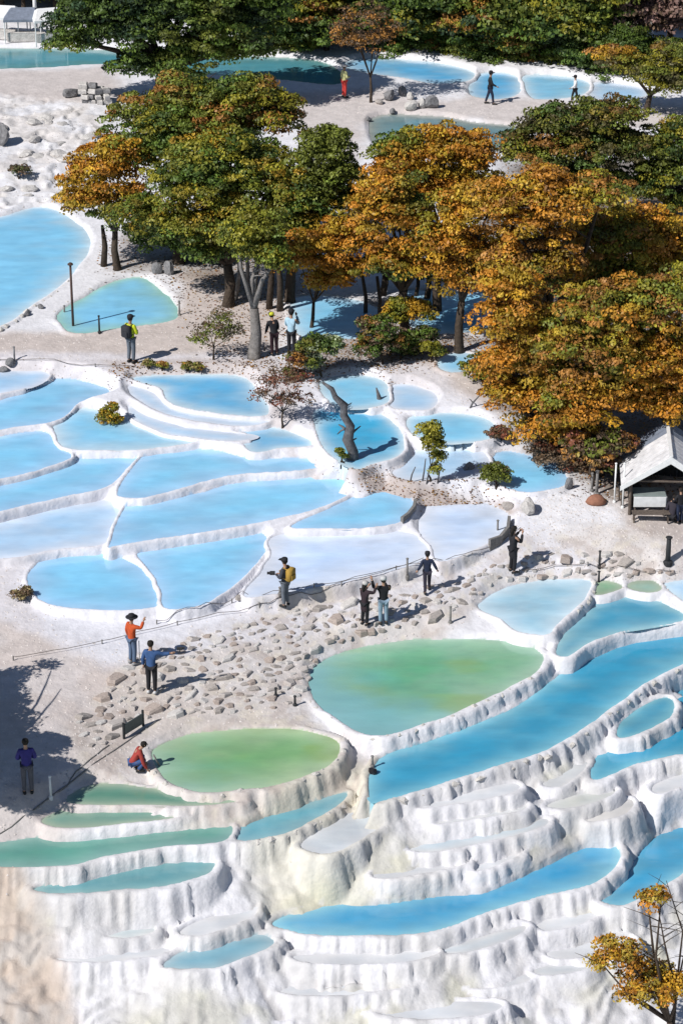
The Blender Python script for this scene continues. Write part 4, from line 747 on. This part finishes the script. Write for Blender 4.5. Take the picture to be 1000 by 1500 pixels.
# free boulders
def boulder(name, label, px, py, w_, h_, m=M_rock, seed=0, cat='rock', depth=.8, group=None):
    g = pg(px, py); s = scale_at(g); me = rock_mesh(name, m, seed, 1, 2); o = link(name, me); o.location = g+Vector((0, 0, h_/s*.38)); o.scale = (w_/s/2*1.15, w_/s/2*depth, h_/s/2*1.15); o.rotation_euler = (0, .1, seed)
    return props(o, label, cat, group)
boulder('boulder', 'bluish grey boulder at the end of the top left sandy bank', 104, 142, 26, 16, M_rock, 1)
boulder('boulder', 'dark slate boulder cut by the left edge on the white mound', 2, 212, 32, 34, M_rock, 2)
boulder('boulder', 'squat wet black stone on the rim at the left tip of the long blue pool', 545, 1136, 14, 13, mat('wet_black_rock', (.02,.02,.024), .25, .3, 5), 3)
boulder('boulder', 'upright grey stone with a shadow in the pale pool beside the dark green bush', 686, 700, 20, 26, M_rock, 4)
boulder('boulder', 'broken white and grey boulder below the rounded blue pool', 773, 751, 26, 24, M_rockw, 5)
boulder('boulder', 'pinkish stone left of the broken white boulder', 742, 746, 16, 15, M_stone, 6)
boulder('boulder', 'dark pointed stone at the right tip of the rounded blue pool', 832, 716, 14, 18, M_rock, 7)
for n, (a, b, c, d, m, l) in enumerate([(570,146,20,18,M_rock,'grey boulder left of the white rocks by the walking man track'),(588,140,16,16,M_rock,'grey boulder behind the white rocks'),(602,160,20,14,M_rockw,'white rock over the dull blue pond, leftmost'),(618,158,16,16,M_rockw,'white rock in the middle over the dull blue pond'),(574,168,11,10,M_rock,'small dark rock at the pond brink'),
    (632,158,22,20,M_rock,'dark shaded boulder right of the white rocks'),(540,178,10,8,M_rock,'small dark rock at the left tip of the dull blue pond'),(600,146,14,12,M_rockw,'pale rock heaped behind the pond'),(4,546,16,12,M_rock,'dark low rock at the left edge of the path'),(16,538,15,14,M_rock,'dark low rock beside the post at the left edge'),(555,152,16,8,M_stone,'flat brown slab at the foot of the nearly bare tree'),(120,240,18,9,M_rockw,'white rock on the upper left mound'),(52,208,22,9,M_rockw,'flat white rock high on the upper left mound')
    ,(350,880,14,9,M_stone,'flat stone lying alone on the white skirt left of the backpack man'),(248,402,16,22,M_rock,'dark boulder in shade behind the small blue pool'),(232,400,18,20,M_rock,'dark boulder in shade at the far end of the small blue pool'),(790,618,14,18,M_rockw,'white rock under the left orange boughs'),(890,378,10,10,M_rockw,'pale rock showing between orange crowns'),(1000,330,26,12,M_rockw,'pale rock at the right edge between the trees'),(40,462,12,9,M_rock,'grey rock on the white bar left of the lamp post'),(60,452,10,8,M_rock,'smaller grey rock on the white bar left of the lamp post')]):
    boulder('boulder', l, a, b, c, d, m, 20+n)
rk = [rock_mesh('white_rock', M_rockw, 300+i, .6, 2, .3) for i in range(5)]
for n in range(26):
    g = pg(rs_.uniform(0, 148), rs_.uniform(165, 292)); o = link('white_rock', rk[n % 5]); o.location = g; s = rs_.uniform(.18, .5); o.scale = (s*1.3, s, s*.7); o.rotation_euler = (rs_.uniform(-.2, .2), 0, rs_.uniform(0, 6))
    props(o, 'rough broken white rock lying loose on the upper left mound', 'rock', 'loose rocks of the upper left mound')
# stacked block pile at the top left
g = pg(142, 152); st_ = empty('stone_pile', g); props(st_, 'pile of squarish grey blocks beside the bluish boulder', 'stone pile'); s = scale_at(g); rr = random.Random(3)
for i in range(26):
    lv = i//8; mb = MB(); mb.box((0, 0, 0), (rr.uniform(.3, .5), rr.uniform(.3, .45), rr.uniform(.24, .34)), Matrix.Rotation(rr.uniform(-.5, .5), 3, 'Z') @ Matrix.Rotation(rr.uniform(-.2, .2), 3, 'X'), .04)
    mb.build('block', rr.choice([M_rock, M_rockw, M_rockw]), st_, False, (((i % 8) % 4)*.42-.7+rr.uniform(-.1, .1), ((i % 8)//4)*.4-.2*lv+lv*.25+rr.uniform(-.1, .1), lv*.3+.1))
# curved grey retaining boards at two pool ends
def board(label, pts, h, th=.06, m=None):
    P = [pg(a, b) for a, b in pts]; z = min(p.z for p in P); B = P[0]; V = []; Fc = []
    for i, p in enumerate(P):
        t = (P[min(i+1, len(P)-1)]-P[max(i-1, 0)]); t.z = 0; t.normalize(); nn = Vector((-t.y, t.x, 0))*th/2
        V += [p-B+nn-Vector((0, 0, .25)), p-B-nn-Vector((0, 0, .25)), p-B-nn+Vector((0, 0, h)), p-B+nn+Vector((0, 0, h))]
    for i in range(len(P)-1):
        for k in range(4): a = i*4+k; b = i*4+(k+1) % 4; Fc.append((a, a+4, b+4, b))
    Fc += [(0, 1, 2, 3), tuple(range(len(V)-1, len(V)-5, -1))]
    return props(mesh_obj('retaining_board', V, Fc, m or M_grey, None, False, B), label, 'board')
board('short curved grey board at the right end of the leaf shaped pool', [(588,766),(598,758),(606,748),(608,738)], .22, .12)
board('curved dark grey board at the right end of the whitish pool', [(716,806),(732,798),(743,784),(745,768)], .35, .12)
# lamp post by the small blue pool
def post(name, label, px, py, hpx, r, m, cat='post', head=None, group=None):
    g = pg(px, py); s = scale_at(g)*.94; h = hpx/s; root = empty(name, g); props(root, label, cat, group)
    mb = MB(); mb.tube([(0,0,-.2), (0,0,h*.5), (0,0,h)], [r, r*.95, r*.85], 8); mb.build('shaft', m, root, True)
    mb = MB(); mb.lathe((0,0,0), [(r*1.8, -.1), (r*1.8, .05), (r*1.1, .1)], 10); mb.build('base', m, root)
    if head == 'lamp':
        mb = MB(); mb.lathe((0,0,h), [(.06,-.02),(.13,.0),(.13,.05),(.05,.11)], 10); mb.build('lamp_head', m, root)
    elif head == 'knob':
        mb = MB(); mb.lathe((0,0,h), [(r*1.0,-.01),(r*1.3,.0),(r*1.2,.03),(r*.5,.05)], 8); mb.build('cap', m, root)
    return root
post('lamp_post', 'tall slim dark brown post with small lamp head by the small blue pool', 108, 487, 98, .06, mat('rusty_iron', (.09,.055,.045), .7, .4, 9), 'lamp post', 'lamp')
post('white_pole', 'white pole at the top left above the stalls', 53, 42, 60, .13, M_white, 'pole', 'knob')
for n, (a, b, h, m, l) in enumerate([(22,532,22,M_rock,'short dark fence post by the dark rocks at the left edge'),(75,1170,34,M_white,'thin whitish rod standing at the left path edge below the shade'),(596,846,28,M_grey,'thin fence post on the skirt left of the navy walker'),(728,786,24,M_grey,'fence post left of the woman in the long black coat'),
   (659,913,24,M_grey,'small grey post standing alone among stones above the green pool'),(877,832,24,M_dark,'thin post at the edge of the right path'),(977,826,38,M_dark,'thick dark post on the right path near the frame edge'),(95,463,14,M_grey,'short post on the bar beside the small blue pool'),(263,462,20,M_grey,'thin post at the right tip of the small blue pool'),(432,1034,14,M_dark,'short dark peg at the lower edge of the stone bank'),
   (404,1020,12,M_dark,'short dark peg among the bank stones'),(493,846,10,M_grey,'tiny peg on the white skirt'),(876,855,18,M_dark,'short dark post before the tiny green pool'),(410,872,10,M_grey,'tiny peg at the whitish pool front'),(545,1124,16,M_grey,'small leaning peg on the rim above the black stone'),(146,488,24,M_dark,'faint thin post standing in the small blue pool')]):
    post('fence_post', l, a, b, h, .045 if n != 6 else .11, m, 'post', 'knob')
# low ropes along the skirt of the basin
def rope(label, pts, r=.012, h=.14, every=2, m=None):
    P = [pg(a, b) for a, b in pts]; B = P[0]; root = empty('rope_barrier', B); props(root, label, 'rope'); pk = []
    Q = []
    for i in range(len(P)-1):
        for k in range(4):
            f = k/4; q = P[i].lerp(P[i+1], f); q.z = gz(q.x, q.y)+h-.22*h*math.sin(f*math.pi); Q.append(q-B)
    Q.append(P[-1]-B+Vector((0, 0, h))); mb = MB(); mb.tube(Q, r, 5); mb.build('rope', m or M_rope, root)
    for p in P[::2]: mb = MB(); mb.tube([p-B-Vector((0, 0, .1)), p-B+Vector((0, 0, h+.04))], .025, 6); mb.build('peg', M_grey, root)
rope('lower guide rope strung low along the path in front of the basin', [(20,968),(80,958),(150,944),(205,930),(260,916),(320,903),(380,889),(440,876),(500,862),(560,848),(620,834),(680,818),(730,800),(762,778)])
rope('upper guide rope strung close below the whitish pools', [(230,915),(290,898),(340,884),(400,871),(460,861),(520,850),(580,836),(620,824)])
rope('rope along the right path above the turquoise pools', [(760,842),(810,834),(860,831),(920,836),(980,842)])
rope('guide line along the sandy path behind the white basin', [(-20,532),(60,530),(140,538),(200,541)], h=.12)
def edging(label, pts):
    P = []
    for i in range(len(pts)-1):
        for k in range(3): P.append((pts[i][0]+(pts[i+1][0]-pts[i][0])*k/3, pts[i][1]+(pts[i+1][1]-pts[i][1])*k/3))
    o = board(label, P+[pts[-1]], .03, .03, M_grey); o.name = 'path_edging'; o['category'] = 'edging'
edging('dark wooden edging strip running down beside the crouching person', [(0,1224),(50,1188),(100,1150),(140,1118),(180,1092),(214,1068),(236,1054)])
edging('second thin edging strip at the left path towards the basin', [(100,1150),(112,1132),(134,1112),(160,1092)])
# leaning dark panel on two posts
a, b = pg(182, 1083), pg(210, 1064); B = (a+b)/2; rt = empty('notice_panel', B); props(rt, 'blank dark grey panel on two posts set slanting beside the bank stones', 'panel'); s = scale_at(B)
t = (b-a); L_ = t.length; t.normalize(); Mx = Matrix.Rotation(math.atan2(t.y, t.x), 3, 'Z'); zt = t.z
mb = MB(); mb.box((0,0,.32), (L_*.94, .05, .42), Mx, .012); mb.build('panel', mat('slate_panel', (.09,.105,.105), .5, .2, 6), rt)
for q in (a, b): mb = MB(); mb.tube([q-B-Vector((0,0,.15)), q-B+Vector((0,0,.62))], .045, 8); mb.build('post', M_dark, rt)
# ------------------------------------------------------------ hut, benches, stalls
B = pg(976, 750); hut = empty('open_hut', B, R(-4), .86); props(hut, 'small open hut with pale gabled roof and dark inside at the right edge', 'hut')
M_tin = mat('pale_roofing', (.72,.71,.72), .7, .3, 3, .01, 20); M_slate = mat('bluish_roofing', (.20,.23,.29), .7, .3, 4)
hw, dp, eh, rh = 1.75, 3.2, 1.75, 3.05
for sgn in (-1, 1):
    n = 9
    for k in range(n):                                   # roof sheets laid side by side from front to back
        y0 = -.75+k*(dp+1.1)/n; V = []
        for yy in (y0+.01, y0+(dp+1.1)/n-.01):
            for (xx, zz) in ((0, rh), (sgn*(hw+.45), eh-.28)): V += [(xx, yy, zz+.004*k), (xx, yy, zz+.045+.004*k)]
        mesh_obj('roof_sheet', V, [(1, 3, 7, 5), (0, 4, 6, 2), (0, 2, 3, 1), (4, 5, 7, 6), (2, 6, 7, 3), (0, 1, 5, 4)], M_tin if k < 6 else M_slate, hut)
mb = MB(); mb.box((0, dp/2-.2, rh+.07), (.16, dp+1.1, .06)); mb.build('ridge_cap', M_white, hut)
mesh_obj('fascia', [(-hw-.5,-.78,eh-.42),(-hw-.5,-.78,eh-.2),(0,-.78,rh+.06),(hw+.5,-.78,eh-.2),(hw+.5,-.78,eh-.42),(0,-.78,rh-.3)]+[(-hw-.5,-.72,eh-.42),(-hw-.5,-.72,eh-.2),(0,-.72,rh+.06),(hw+.5,-.72,eh-.2),(hw+.5,-.72,eh-.42),(0,-.72,rh-.3)],
    [(0,5,2,1),(5,4,3,2),(6,7,8,11),(11,8,9,10),(0,1,7,6),(1,2,8,7),(2,3,9,8),(3,4,10,9),(4,5,11,10),(5,0,6,11)], M_white, hut)
for (xx, yy) in ((-hw, -.5), (hw, -.5), (-hw, dp), (hw, dp)): mb = MB(); mb.tube([(xx,yy,-.2),(xx,yy,eh)], .08, 8); mb.build('corner_post', M_wood, hut)
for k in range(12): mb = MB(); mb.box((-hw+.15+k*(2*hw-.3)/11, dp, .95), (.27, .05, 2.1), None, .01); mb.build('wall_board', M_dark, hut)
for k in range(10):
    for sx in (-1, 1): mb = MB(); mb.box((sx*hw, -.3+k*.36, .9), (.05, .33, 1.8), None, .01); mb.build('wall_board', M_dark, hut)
for sx in (-1, 1): mb = MB(); mb.tube([(sx*hw*.98, -.5, eh), (0, -.5, rh-.12)], .05, 6); mb.build('rafter', M_wood, hut)
mb = MB(); mb.tube([(-hw, -.5, eh), (hw, -.5, eh)], .055, 6); mb.build('tie_beam', M_wood, hut)
def table(name, label, px, py, dims, m, rz, cat, cloth=None):
    g = pg(px, py); rt = empty(name, g, rz); props(rt, label, cat); w_, d_, h_ = dims
    mb = MB(); mb.box((0,0,h_), (w_, d_, .06), None, .012); mb.build('top', m, rt)
    for sx in (-1, 1):
        for sy in (-1, 1): mb = MB(); mb.box((sx*(w_/2-.08), sy*(d_/2-.07), h_/2-.03), (.06, .06, h_-.03)); mb.build('leg', M_wood, rt)
    if cloth: mb = MB(); mb.box((0,-d_/2-.02,h_-.24), (w_*.98, .03, .44), None, .01); mb.box((w_/2+.015,0,h_-.24), (.03, d_, .44), None, .01); mb.build('front_panel', cloth, rt)
    return rt
table('stall_table', 'grey green counter with a white end panel in front of the hut', 948, 750, (1.3, .8, .85), mat('grey_green', (.22,.26,.25), .7, .2, 4), .0, 'table', M_white)
table('bench', 'long low brown bench in front of the hut', 952, 765, (1.5, .35, .4), M_wood, 0, 'bench')
table('stall_table', 'small dark table left of the hut by the two white poles', 921, 738, (.9, .6, .7), M_dark, .1, 'table', None)
post('white_pole', 'left white pole leaning by the hut', 899, 736, 58, .04, M_white, 'pole', 'knob'); post('white_pole', 'right white pole nearest the hut front', 911, 744, 66, .04, M_white, 'pole', 'knob'); post('wooden_pole', 'grey wooden pole left of the white poles', 873, 724, 34, .07, M_grey, 'pole', 'knob')
post('wooden_pole', 'second grey wooden pole at the stall fence', 866, 720, 26, .05, M_grey, 'pole', 'knob')
mb = MB(); mb.lathe((0,0,0), [(.30,0),(.36,.08),(.30,.22),(.20,.34),(.08,.40)], 12, 1.2, .8); bag = props(mb.build('sack', mat('orange_brown_sack', (.30,.14,.09), .85, .3, 7), None, True, pg(872,738)), 'orange brown sack at the foot of the grey wooden poles', 'sack')
for n, (a, b, w_, l) in enumerate([(8,52,1.6,'white canopy stall cut by the left edge at the top left'),(36,55,1.5,'bluish topped stall in the middle at the top left'),(72,56,1.3,'small white stall beside the huge dark tree at the top left')]):
    g = pg(a, b+3); rt = empty('market_stall', g, .25*n-.2, .78); props(rt, l, 'stall')
    mesh_obj('canopy', [(-w_,-1.2,1.9),(w_,-1.2,1.9),(w_,1.2,1.9),(-w_,1.2,1.9),(-w_*.6,0,2.6),(w_*.6,0,2.6),(-w_,-1.2,1.7),(w_,-1.2,1.7),(w_,1.2,1.7),(-w_,1.2,1.7)], [(0,1,5,4),(1,2,5),(2,3,4,5),(3,0,4),(0,6,7,1),(1,7,8,2),(2,8,9,3),(3,9,6,0)], M_slate if n == 1 else M_white, rt)
    for sx in (-1, 1):
        for sy in (-1, 1): mb = MB(); mb.tube([(sx*w_*.95, sy*1.12, -.2), (sx*w_*.95, sy*1.12, 1.85)], .05, 6); mb.build('leg', M_white, rt)
    mb = MB(); mb.box((0,-.6,.75), (w_*1.7, .6, .08), None, .01); mb.box((0,-.88,.4), (w_*1.7, .04, .7)); mb.build('counter', M_rockw, rt)
# ------------------------------------------------------------ people
_mc = {}
def cm(c, rough=.8):
    k = (c, rough)
    if k not in _mc: _mc[k] = mat('fabric' if rough > .6 else 'skin', c, rough, .25, 9, .004, 60)
    return _mc[k]
SKIN = cm((.42,.25,.17), .55); SKIN2 = cm((.36,.21,.14), .55)
def skinned(name, J, E, Rd, root, m, parent, sub=1):
    names = list(J); me = bpy.data.meshes.new(name); me.from_pydata([J[n] for n in names], [(names.index(a), names.index(b)) for a, b in E], [])
    me.materials.append(m); o = link(name, me, parent); sk = o.modifiers.new('skin', 'SKIN'); sk.use_smooth_shade = True; sk.branch_smoothing = .3
    for i, n in enumerate(names):
        r = Rd[n]; v = me.skin_vertices[0].data[i]; v.radius = r if isinstance(r, tuple) else (r, r); v.use_root = n == root
    s = o.modifiers.new('sub', 'SUBSURF'); s.levels = sub; s.render_levels = sub; return o
def hand_mb(side, w_, d):
    """palm, four fingers of different length with a bend, thumb from the side; d = forearm direction"""
    mb = MB(); d = Vector(d).normalized(); up = Vector((0, 1, 0)) if abs(d.y) < .8 else Vector((0, 0, 1)); x = d.cross(up).normalized()*side; n = x.cross(d)*side; w_ = Vector(w_)
    mb.tube([w_, w_+d*.03, w_+d*.085], [.024, .034, .036], 8)
    for k, (o_, l_) in enumerate(((-.024, .062), (-.008, .075), (.008, .070), (.024, .055))):
        b = w_+d*.08+x*o_; mb.tube([b, b+d*l_*.5+n*.006, b+d*l_*.85+n*.028], [.010, .009, .006], 6)
    b = w_+d*.025-x*.03; mb.tube([b, b+d*.03-x*.024+n*.01, b+d*.058-x*.026+n*.02], [.012, .010, .007], 6)
    return mb
ARMS = {'down': ((.25, -.02, 1.14), (.26, .05, .90)), 'photo': ((.24, .16, 1.20), (.09, .30, 1.47)), 'hold': ((.26, .02, 1.14), (.10, .24, 1.12)), 'point': ((.34, .10, 1.32), (.58, .16, 1.36)),
        'up': ((.30, .16, 1.36), (.34, .24, 1.62)), 'swing': ((.30, -.10, 1.18), (.40, -.02, .98)), 'front': ((.25, .12, 1.14), (.22, .34, 1.02)), 'reach': ((.26, .26, 1.16), (.22, .48, 1.02))}
def person(label, px, ptop, pfoot, rz, top, trousers, arms=('down', 'down'), hair=(.015,.012,.01), hat=None, pack=None, coat=0, pose='stand', lean=0, shoes=(.03,.03,.03), skin=None, longhair=False, k=None):
    g = pg(px, pfoot); s = scale_at(g); sc = (pfoot-ptop)/(s*.93)/1.75 if k is None else k
    root = empty('person', g+Vector((0, 0, .02)), R(rz), sc); props(root, label, 'person'); skin = skin or SKIN
    J = {'pel': (0,0,.95), 'wst': (0,.0,1.10), 'chs': (0,.0,1.30), 'nkb': (0,-.01,1.46), 'nck': (0,0,1.52), 'hd0': (0,.02,1.60), 'hd1': (0,.025,1.68), 'hd2': (0,.015,1.735)}
    for sd, sx in (('L', -1), ('R', 1)):
        e, w_ = ARMS[arms[0 if sd == 'L' else 1]]; J['sh'+sd] = (sx*.18, 0, 1.42); J['el'+sd] = (sx*e[0], e[1], e[2]); J['wr'+sd] = (sx*w_[0], w_[1], w_[2])
        st = {'stand': (0, 0), 'walk': (.20, -.22)}[pose if pose != 'crouch' else 'stand'][0 if sx > 0 else 1]
        J['hp'+sd] = (sx*.095, 0, .90); J['kn'+sd] = (sx*.10, st*.55+.02, .50+(.02 if st else 0)); J['an'+sd] = (sx*.105, st-.02, .085); J['to'+sd] = (sx*.12, st+.13, .035)
    if pose == 'crouch':
        dz = -.60
        for n in ('pel','wst','chs','nkb','nck','hd0','hd1','hd2','shL','shR','elL','elR','wrL','wrR','hpL','hpR'): x, y, z = J[n]; J[n] = (x, y-.18, z+dz)
        def tilt(n, a=.55):
            x, y, z = J[n]; py_, pz_ = J['pel'][1], J['pel'][2]; dy, dz_ = y-py_, z-pz_; J[n] = (x, py_+dy*math.cos(a)+dz_*math.sin(a), pz_-dy*math.sin(a)+dz_*math.cos(a))
        for n in ('wst','chs','nkb','nck','hd0','hd1','hd2','shL','shR','elL','elR','wrL','wrR'): tilt(n)
        for sd, sx in (('L', -1), ('R', 1)): J['kn'+sd] = (sx*.16, .22, .46); J['an'+sd] = (sx*.12, -.02, .085); J['to'+sd] = (sx*.13, .14, .035)
    elif lean:
        for n in ('wst','chs','nkb','nck','hd0','hd1','hd2','shL','shR','elL','elR','wrL','wrR'):
            x, y, z = J[n]; dz_ = z-.95; J[n] = (x, y*math.cos(lean)+dz_*math.sin(lean), .95-y*math.sin(lean)+dz_*math.cos(lean))
    if pose == 'walk': 
        for n in ('anR',): x, y, z = J[n]; J[n] = (x, y, z)
    E = [('pel','wst'),('wst','chs'),('chs','nkb'),('nkb','nck'),('nck','hd0'),('hd0','hd1'),('hd1','hd2')]
    for sd in 'LR': E += [('chs','sh'+sd),('sh'+sd,'el'+sd),('el'+sd,'wr'+sd),('pel','hp'+sd),('hp'+sd,'kn'+sd),('kn'+sd,'an'+sd),('an'+sd,'to'+sd)]
    Rb = dict(pel=(.13,.10), wst=(.12,.09), chs=(.145,.10), nkb=.065, nck=.05, hd0=(.068,.08), hd1=(.078,.095), hd2=(.05,.06))
    for sd in 'LR': Rb.update({'sh'+sd: .055, 'el'+sd: .042, 'wr'+sd: .03, 'hp'+sd: .085, 'kn'+sd: .055, 'an'+sd: .038, 'to'+sd: .03})
    body = skinned('body', J, E, Rb, 'pel', skin, root, 2)
    # hands with five fingers, nose, ears
    for sd, sx in (('L', -1), ('R', 1)):
        d = Vector(J['wr'+sd])-Vector(J['el'+sd]); hand_mb(sx, J['wr'+sd], d).build('hand', skin, root, True)
    hd = Vector(J['hd1']); fw = Vector((0, 1, 0))
    mb = MB(); mb.tube([hd+Vector((0,.085,.01)), hd+Vector((0,.118,-.025)), hd+Vector((0,.092,-.035))], [.008,.016,.008], 6)
    for sx in (-1, 1): mb.lathe(hd+Vector((sx*.085, 0, -.03)), [(.006,0),(.016,.02),(.014,.045),(.004,.058)], 6)
    mb.build('facial_features', skin, root, True)
    mb = MB()
    for sx in (-1, 1): mb.box(hd+Vector((sx*.032,.098,.008)), (.024,.01,.012), None, .003)
    mb.box(hd+Vector((0,.094,-.055)), (.04,.01,.010), None, .003); mb.build('eyes_and_mouth', cm((.05,.02,.02)), root)
    # clothes
    tn = ['pel','wst','chs','nkb']; T = {n: J[n] for n in tn}; T['hem'] = tuple(Vector(J['pel'])+Vector((0, -.005, -.06 if not coat else -.42 if pose != 'crouch' else -.1)))
    Rt = dict(hem=(.165 if not coat else .20, .13 if not coat else .15), pel=(.165,.13), wst=(.155,.125), chs=(.175,.135), nkb=(.085,.08))
    Et = [('hem','pel'),('pel','wst'),('wst','chs'),('chs','nkb')]
    for sd in 'LR':
        T['sh'+sd] = J['sh'+sd]; T['el'+sd] = J['el'+sd]; T['wr'+sd] = tuple(Vector(J['el'+sd]).lerp(Vector(J['wr'+sd]), .93)); Rt.update({'sh'+sd: .082, 'el'+sd: .066, 'wr'+sd: .05}); Et += [('chs','sh'+sd),('sh'+sd,'el'+sd),('el'+sd,'wr'+sd)]
    skinned('coat' if coat else 'jacket', T, Et, Rt, 'chs', cm(top), root, 2)
    T = {'pel': tuple(Vector(J['pel'])+Vector((0,0,.03)))}; Rt = dict(pel=(.15,.12)); Et = []
    for sd in 'LR':
        for n in ('hp','kn','an'): T[n+sd] = J[n+sd]
        T['an'+sd] = tuple(Vector(J['kn'+sd]).lerp(Vector(J['an'+sd]), .97)); Rt.update({'hp'+sd: .105, 'kn'+sd: .078, 'an'+sd: .062}); Et += [('pel','hp'+sd),('hp'+sd,'kn'+sd),('kn'+sd,'an'+sd)]
    skinned('trousers', T, Et, Rt, 'pel', cm(trousers), root, 2)
    for sd in 'LR':
        a = Vector(J['an'+sd]); t = Vector(J['to'+sd]); d = t-a; d.z = 0; d.normalize()
        mb = MB(); mb.tube([a-d*.07+Vector((0,0,-.04)), a-d*.01+Vector((0,0,-.03)), t+Vector((0,0,.01)), t+d*.06+Vector((0,0,-.005))], [.045,.052,.045,.028], 8); mb.build('shoe', cm(shoes), root, True)
    mb = MB(); mb.lathe(hd+Vector((0,-.018,0)), [(.080,-.07),(.102,-.02),(.104,.03),(.088,.075),(.045,.10)], 12, .95, 1.02); 
    if longhair: mb.tube([hd+Vector((0,-.07,0)), hd+Vector((0,-.10,-.12)), hd+Vector((0,-.11,-.26))], [.08,.075,.04], 8)
    hr = mb.build('hair', cm(hair), root, True)
    if hat:
        c, kind = hat; mb = MB(); mb.lathe(hd+Vector((0,-.01,.03)), [(.112,-.02),(.115,.03),(.10,.085),(.05,.11)], 14)
        if kind == 'wide': mb.lathe(hd+Vector((0,0,.01)), [(.20,0),(.205,.01),(.11,.03)], 16)
        else: mb.box(hd+Vector((0,.14,.03)), (.15,.12,.015), None, .006)
        mb.build('hat', cm(c), root, True)
    if pack:
        ch = Vector(J['chs']); mb = MB(); mb.box((0,0,0), (.34,.18,.46), None, .05); a = mb.build('backpack', cm(pack), root, True, ch+Vector((0,-.22,-.06)))
        mb = MB(); mb.box((0,-.10,-.08), (.24,.06,.20), None, .02); mb.build('pocket', cm(pack), a)
        for sx in (-1, 1): mb = MB(); mb.tube([(sx*.12,.06,.2),(sx*.12,.2,.24),(sx*.12,.37,.1),(sx*.13,.30,-.12),(sx*.13,.06,-.18)], .018, 6); mb.build('strap', cm(pack), a)
    return root
BK = (.018,.018,.022); NV = (.02,.028,.06); JN = (.10,.15,.24); LJ = (.26,.36,.46); GY = (.14,.16,.19)
P1 = person('person in black and yellow on the sandy path near the lamp post, grey trousers', 193, 465, 532, -35, (.60,.66,.03), GY, ('hold','hold'), hat=(BK,'cap'), pack=(.03,.03,.035))
person('person in black with a yellow cap bending under the grove', 402, 462, 521, 25, BK, (.03,.012,.018), ('front','front'), hat=((.62,.62,.05),'cap'), lean=.35)
person('person in a blue and white top facing the shaded pond', 427, 457, 521, -20, (.42,.62,.74), BK, ('front','photo'), pack=None, hat=(BK,'cap'))
person('man in black striding along the top track', 717, 108, 153, -95, BK, NV, ('swing','front'), pose='walk', hat=(BK,'cap'))
person('walker in a white jacket and black trousers on the top track', 841, 114, 151, 100, (.75,.78,.80), BK, ('front','down'), pose='walk', hat=(BK,'cap'))
person('person in pale yellow and red at the edge of the dark shade', 504, 99, 144, -60, (.62,.62,.30), (.62,.06,.05), ('down','hold'), hat=((.75,.72,.70),'cap'))
person('man with a yellow backpack holding a camera beside the whitish pool', 418, 822, 893, 60, (.05,.055,.07), GY, ('hold','hold'), pack=(.42,.26,.05), hat=(BK,'cap'))
person('woman in a long dark brown coat and pale hat raising her arms', 534, 854, 918, -40, (.035,.022,.028), BK, ('photo','up'), coat=1, hat=((.5,.48,.46),'cap'), longhair=True)
person('person in a black jacket and light blue jeans beside the woman in brown', 561, 846, 916, 15, BK, LJ, ('up','photo'), hat=((.5,.5,.5),'cap'))
person('walker in navy with arms held out behind the stone bank', 625, 809, 868, 5, NV, (.035,.03,.05), ('swing','swing'), pose='walk', hat=(BK,'cap'))
person('woman in a long black coat photographing at the right end of the whitish pool', 750, 772, 841, -60, BK, BK, ('photo','photo'), coat=1, longhair=True, pack=None)
person('person in an orange red jacket and wide black hat on the white skirt', 195, 900, 974, -50, (.52,.085,.022), JN, ('down','up'), hat=(BK,'wide'), shoes=(.3,.3,.3))
person('person in a blue jacket pointing a camera to the right', 223, 937, 1016, -15, (.045,.10,.24), BK, ('down','point'), shoes=(.6,.6,.6))
person('crouching person in a dark red top dipping a stick into the green pool', 203, 1092, 1130, -80, (.35,.05,.04), (.05,.10,.25), ('reach','reach'), pose='crouch', k=1.05)
person('person in a purple blue jacket standing in the tree shade at the left', 42, 1080, 1164, 10, (.035,.03,.18), (.09,.09,.11), ('hold','hold'), shoes=(.03,.03,.03))
person('person in dark clothes at the right frame edge before the hut', 994, 716, 768, 30, BK, NV, ('front','front'), hat=None)
person('person in black sitting low beside the hut bench', 984, 722, 764, -20, (.03,.025,.035), BK, ('hold','hold'), pose='crouch', k=1.0)
# things the people hold
def held(name, label, cat, pts, r, m, cap_=None):
    mb = MB(); B = Vector(pts[0]); mb.tube([Vector(p)-B for p in pts], r, 6); o = mb.build(name, m, None, True, B); return props(o, label, cat)
g = pg(205, 972); held('walking_stick', 'thin pale walking stick beside the person in orange red', 'stick', [g, g+Vector((0,0,.9))], .018, M_white)
g = pg(223, 1015); c = g+Vector((1.02, .1, 1.72)); mb = MB(); mb.box((0,0,0), (.2,.08,.11), None, .02); mb.tube([(.02,0,-.02),(0,0,-.14)], .02, 8); mb.tube([(.08,0,0),(.17,.03,0)], [.035,.04], 10); props(mb.build('camera', M_dark, None, False, c), 'dark camera held out by the person in blue', 'camera')
g = pg(207, 1128); e = pg(236, 1127); held('dipping_stick', 'long stick held from the crouching person down into the green pool', 'stick', [g+Vector((.45,-.1,.62)), e+Vector((0,0,.02))], .03, M_grey)
g = pg(416, 892); mb = MB(); mb.box((0,0,0), (.2,.12,.14), None, .02); mb.tube([(-.08,0,0),(-.2,0,0)], [.05,.055], 10); props(mb.build('camera', M_dark, None, False, g+Vector((-.42,.02,1.38))), 'black camera held at the waist by the backpack man', 'camera')
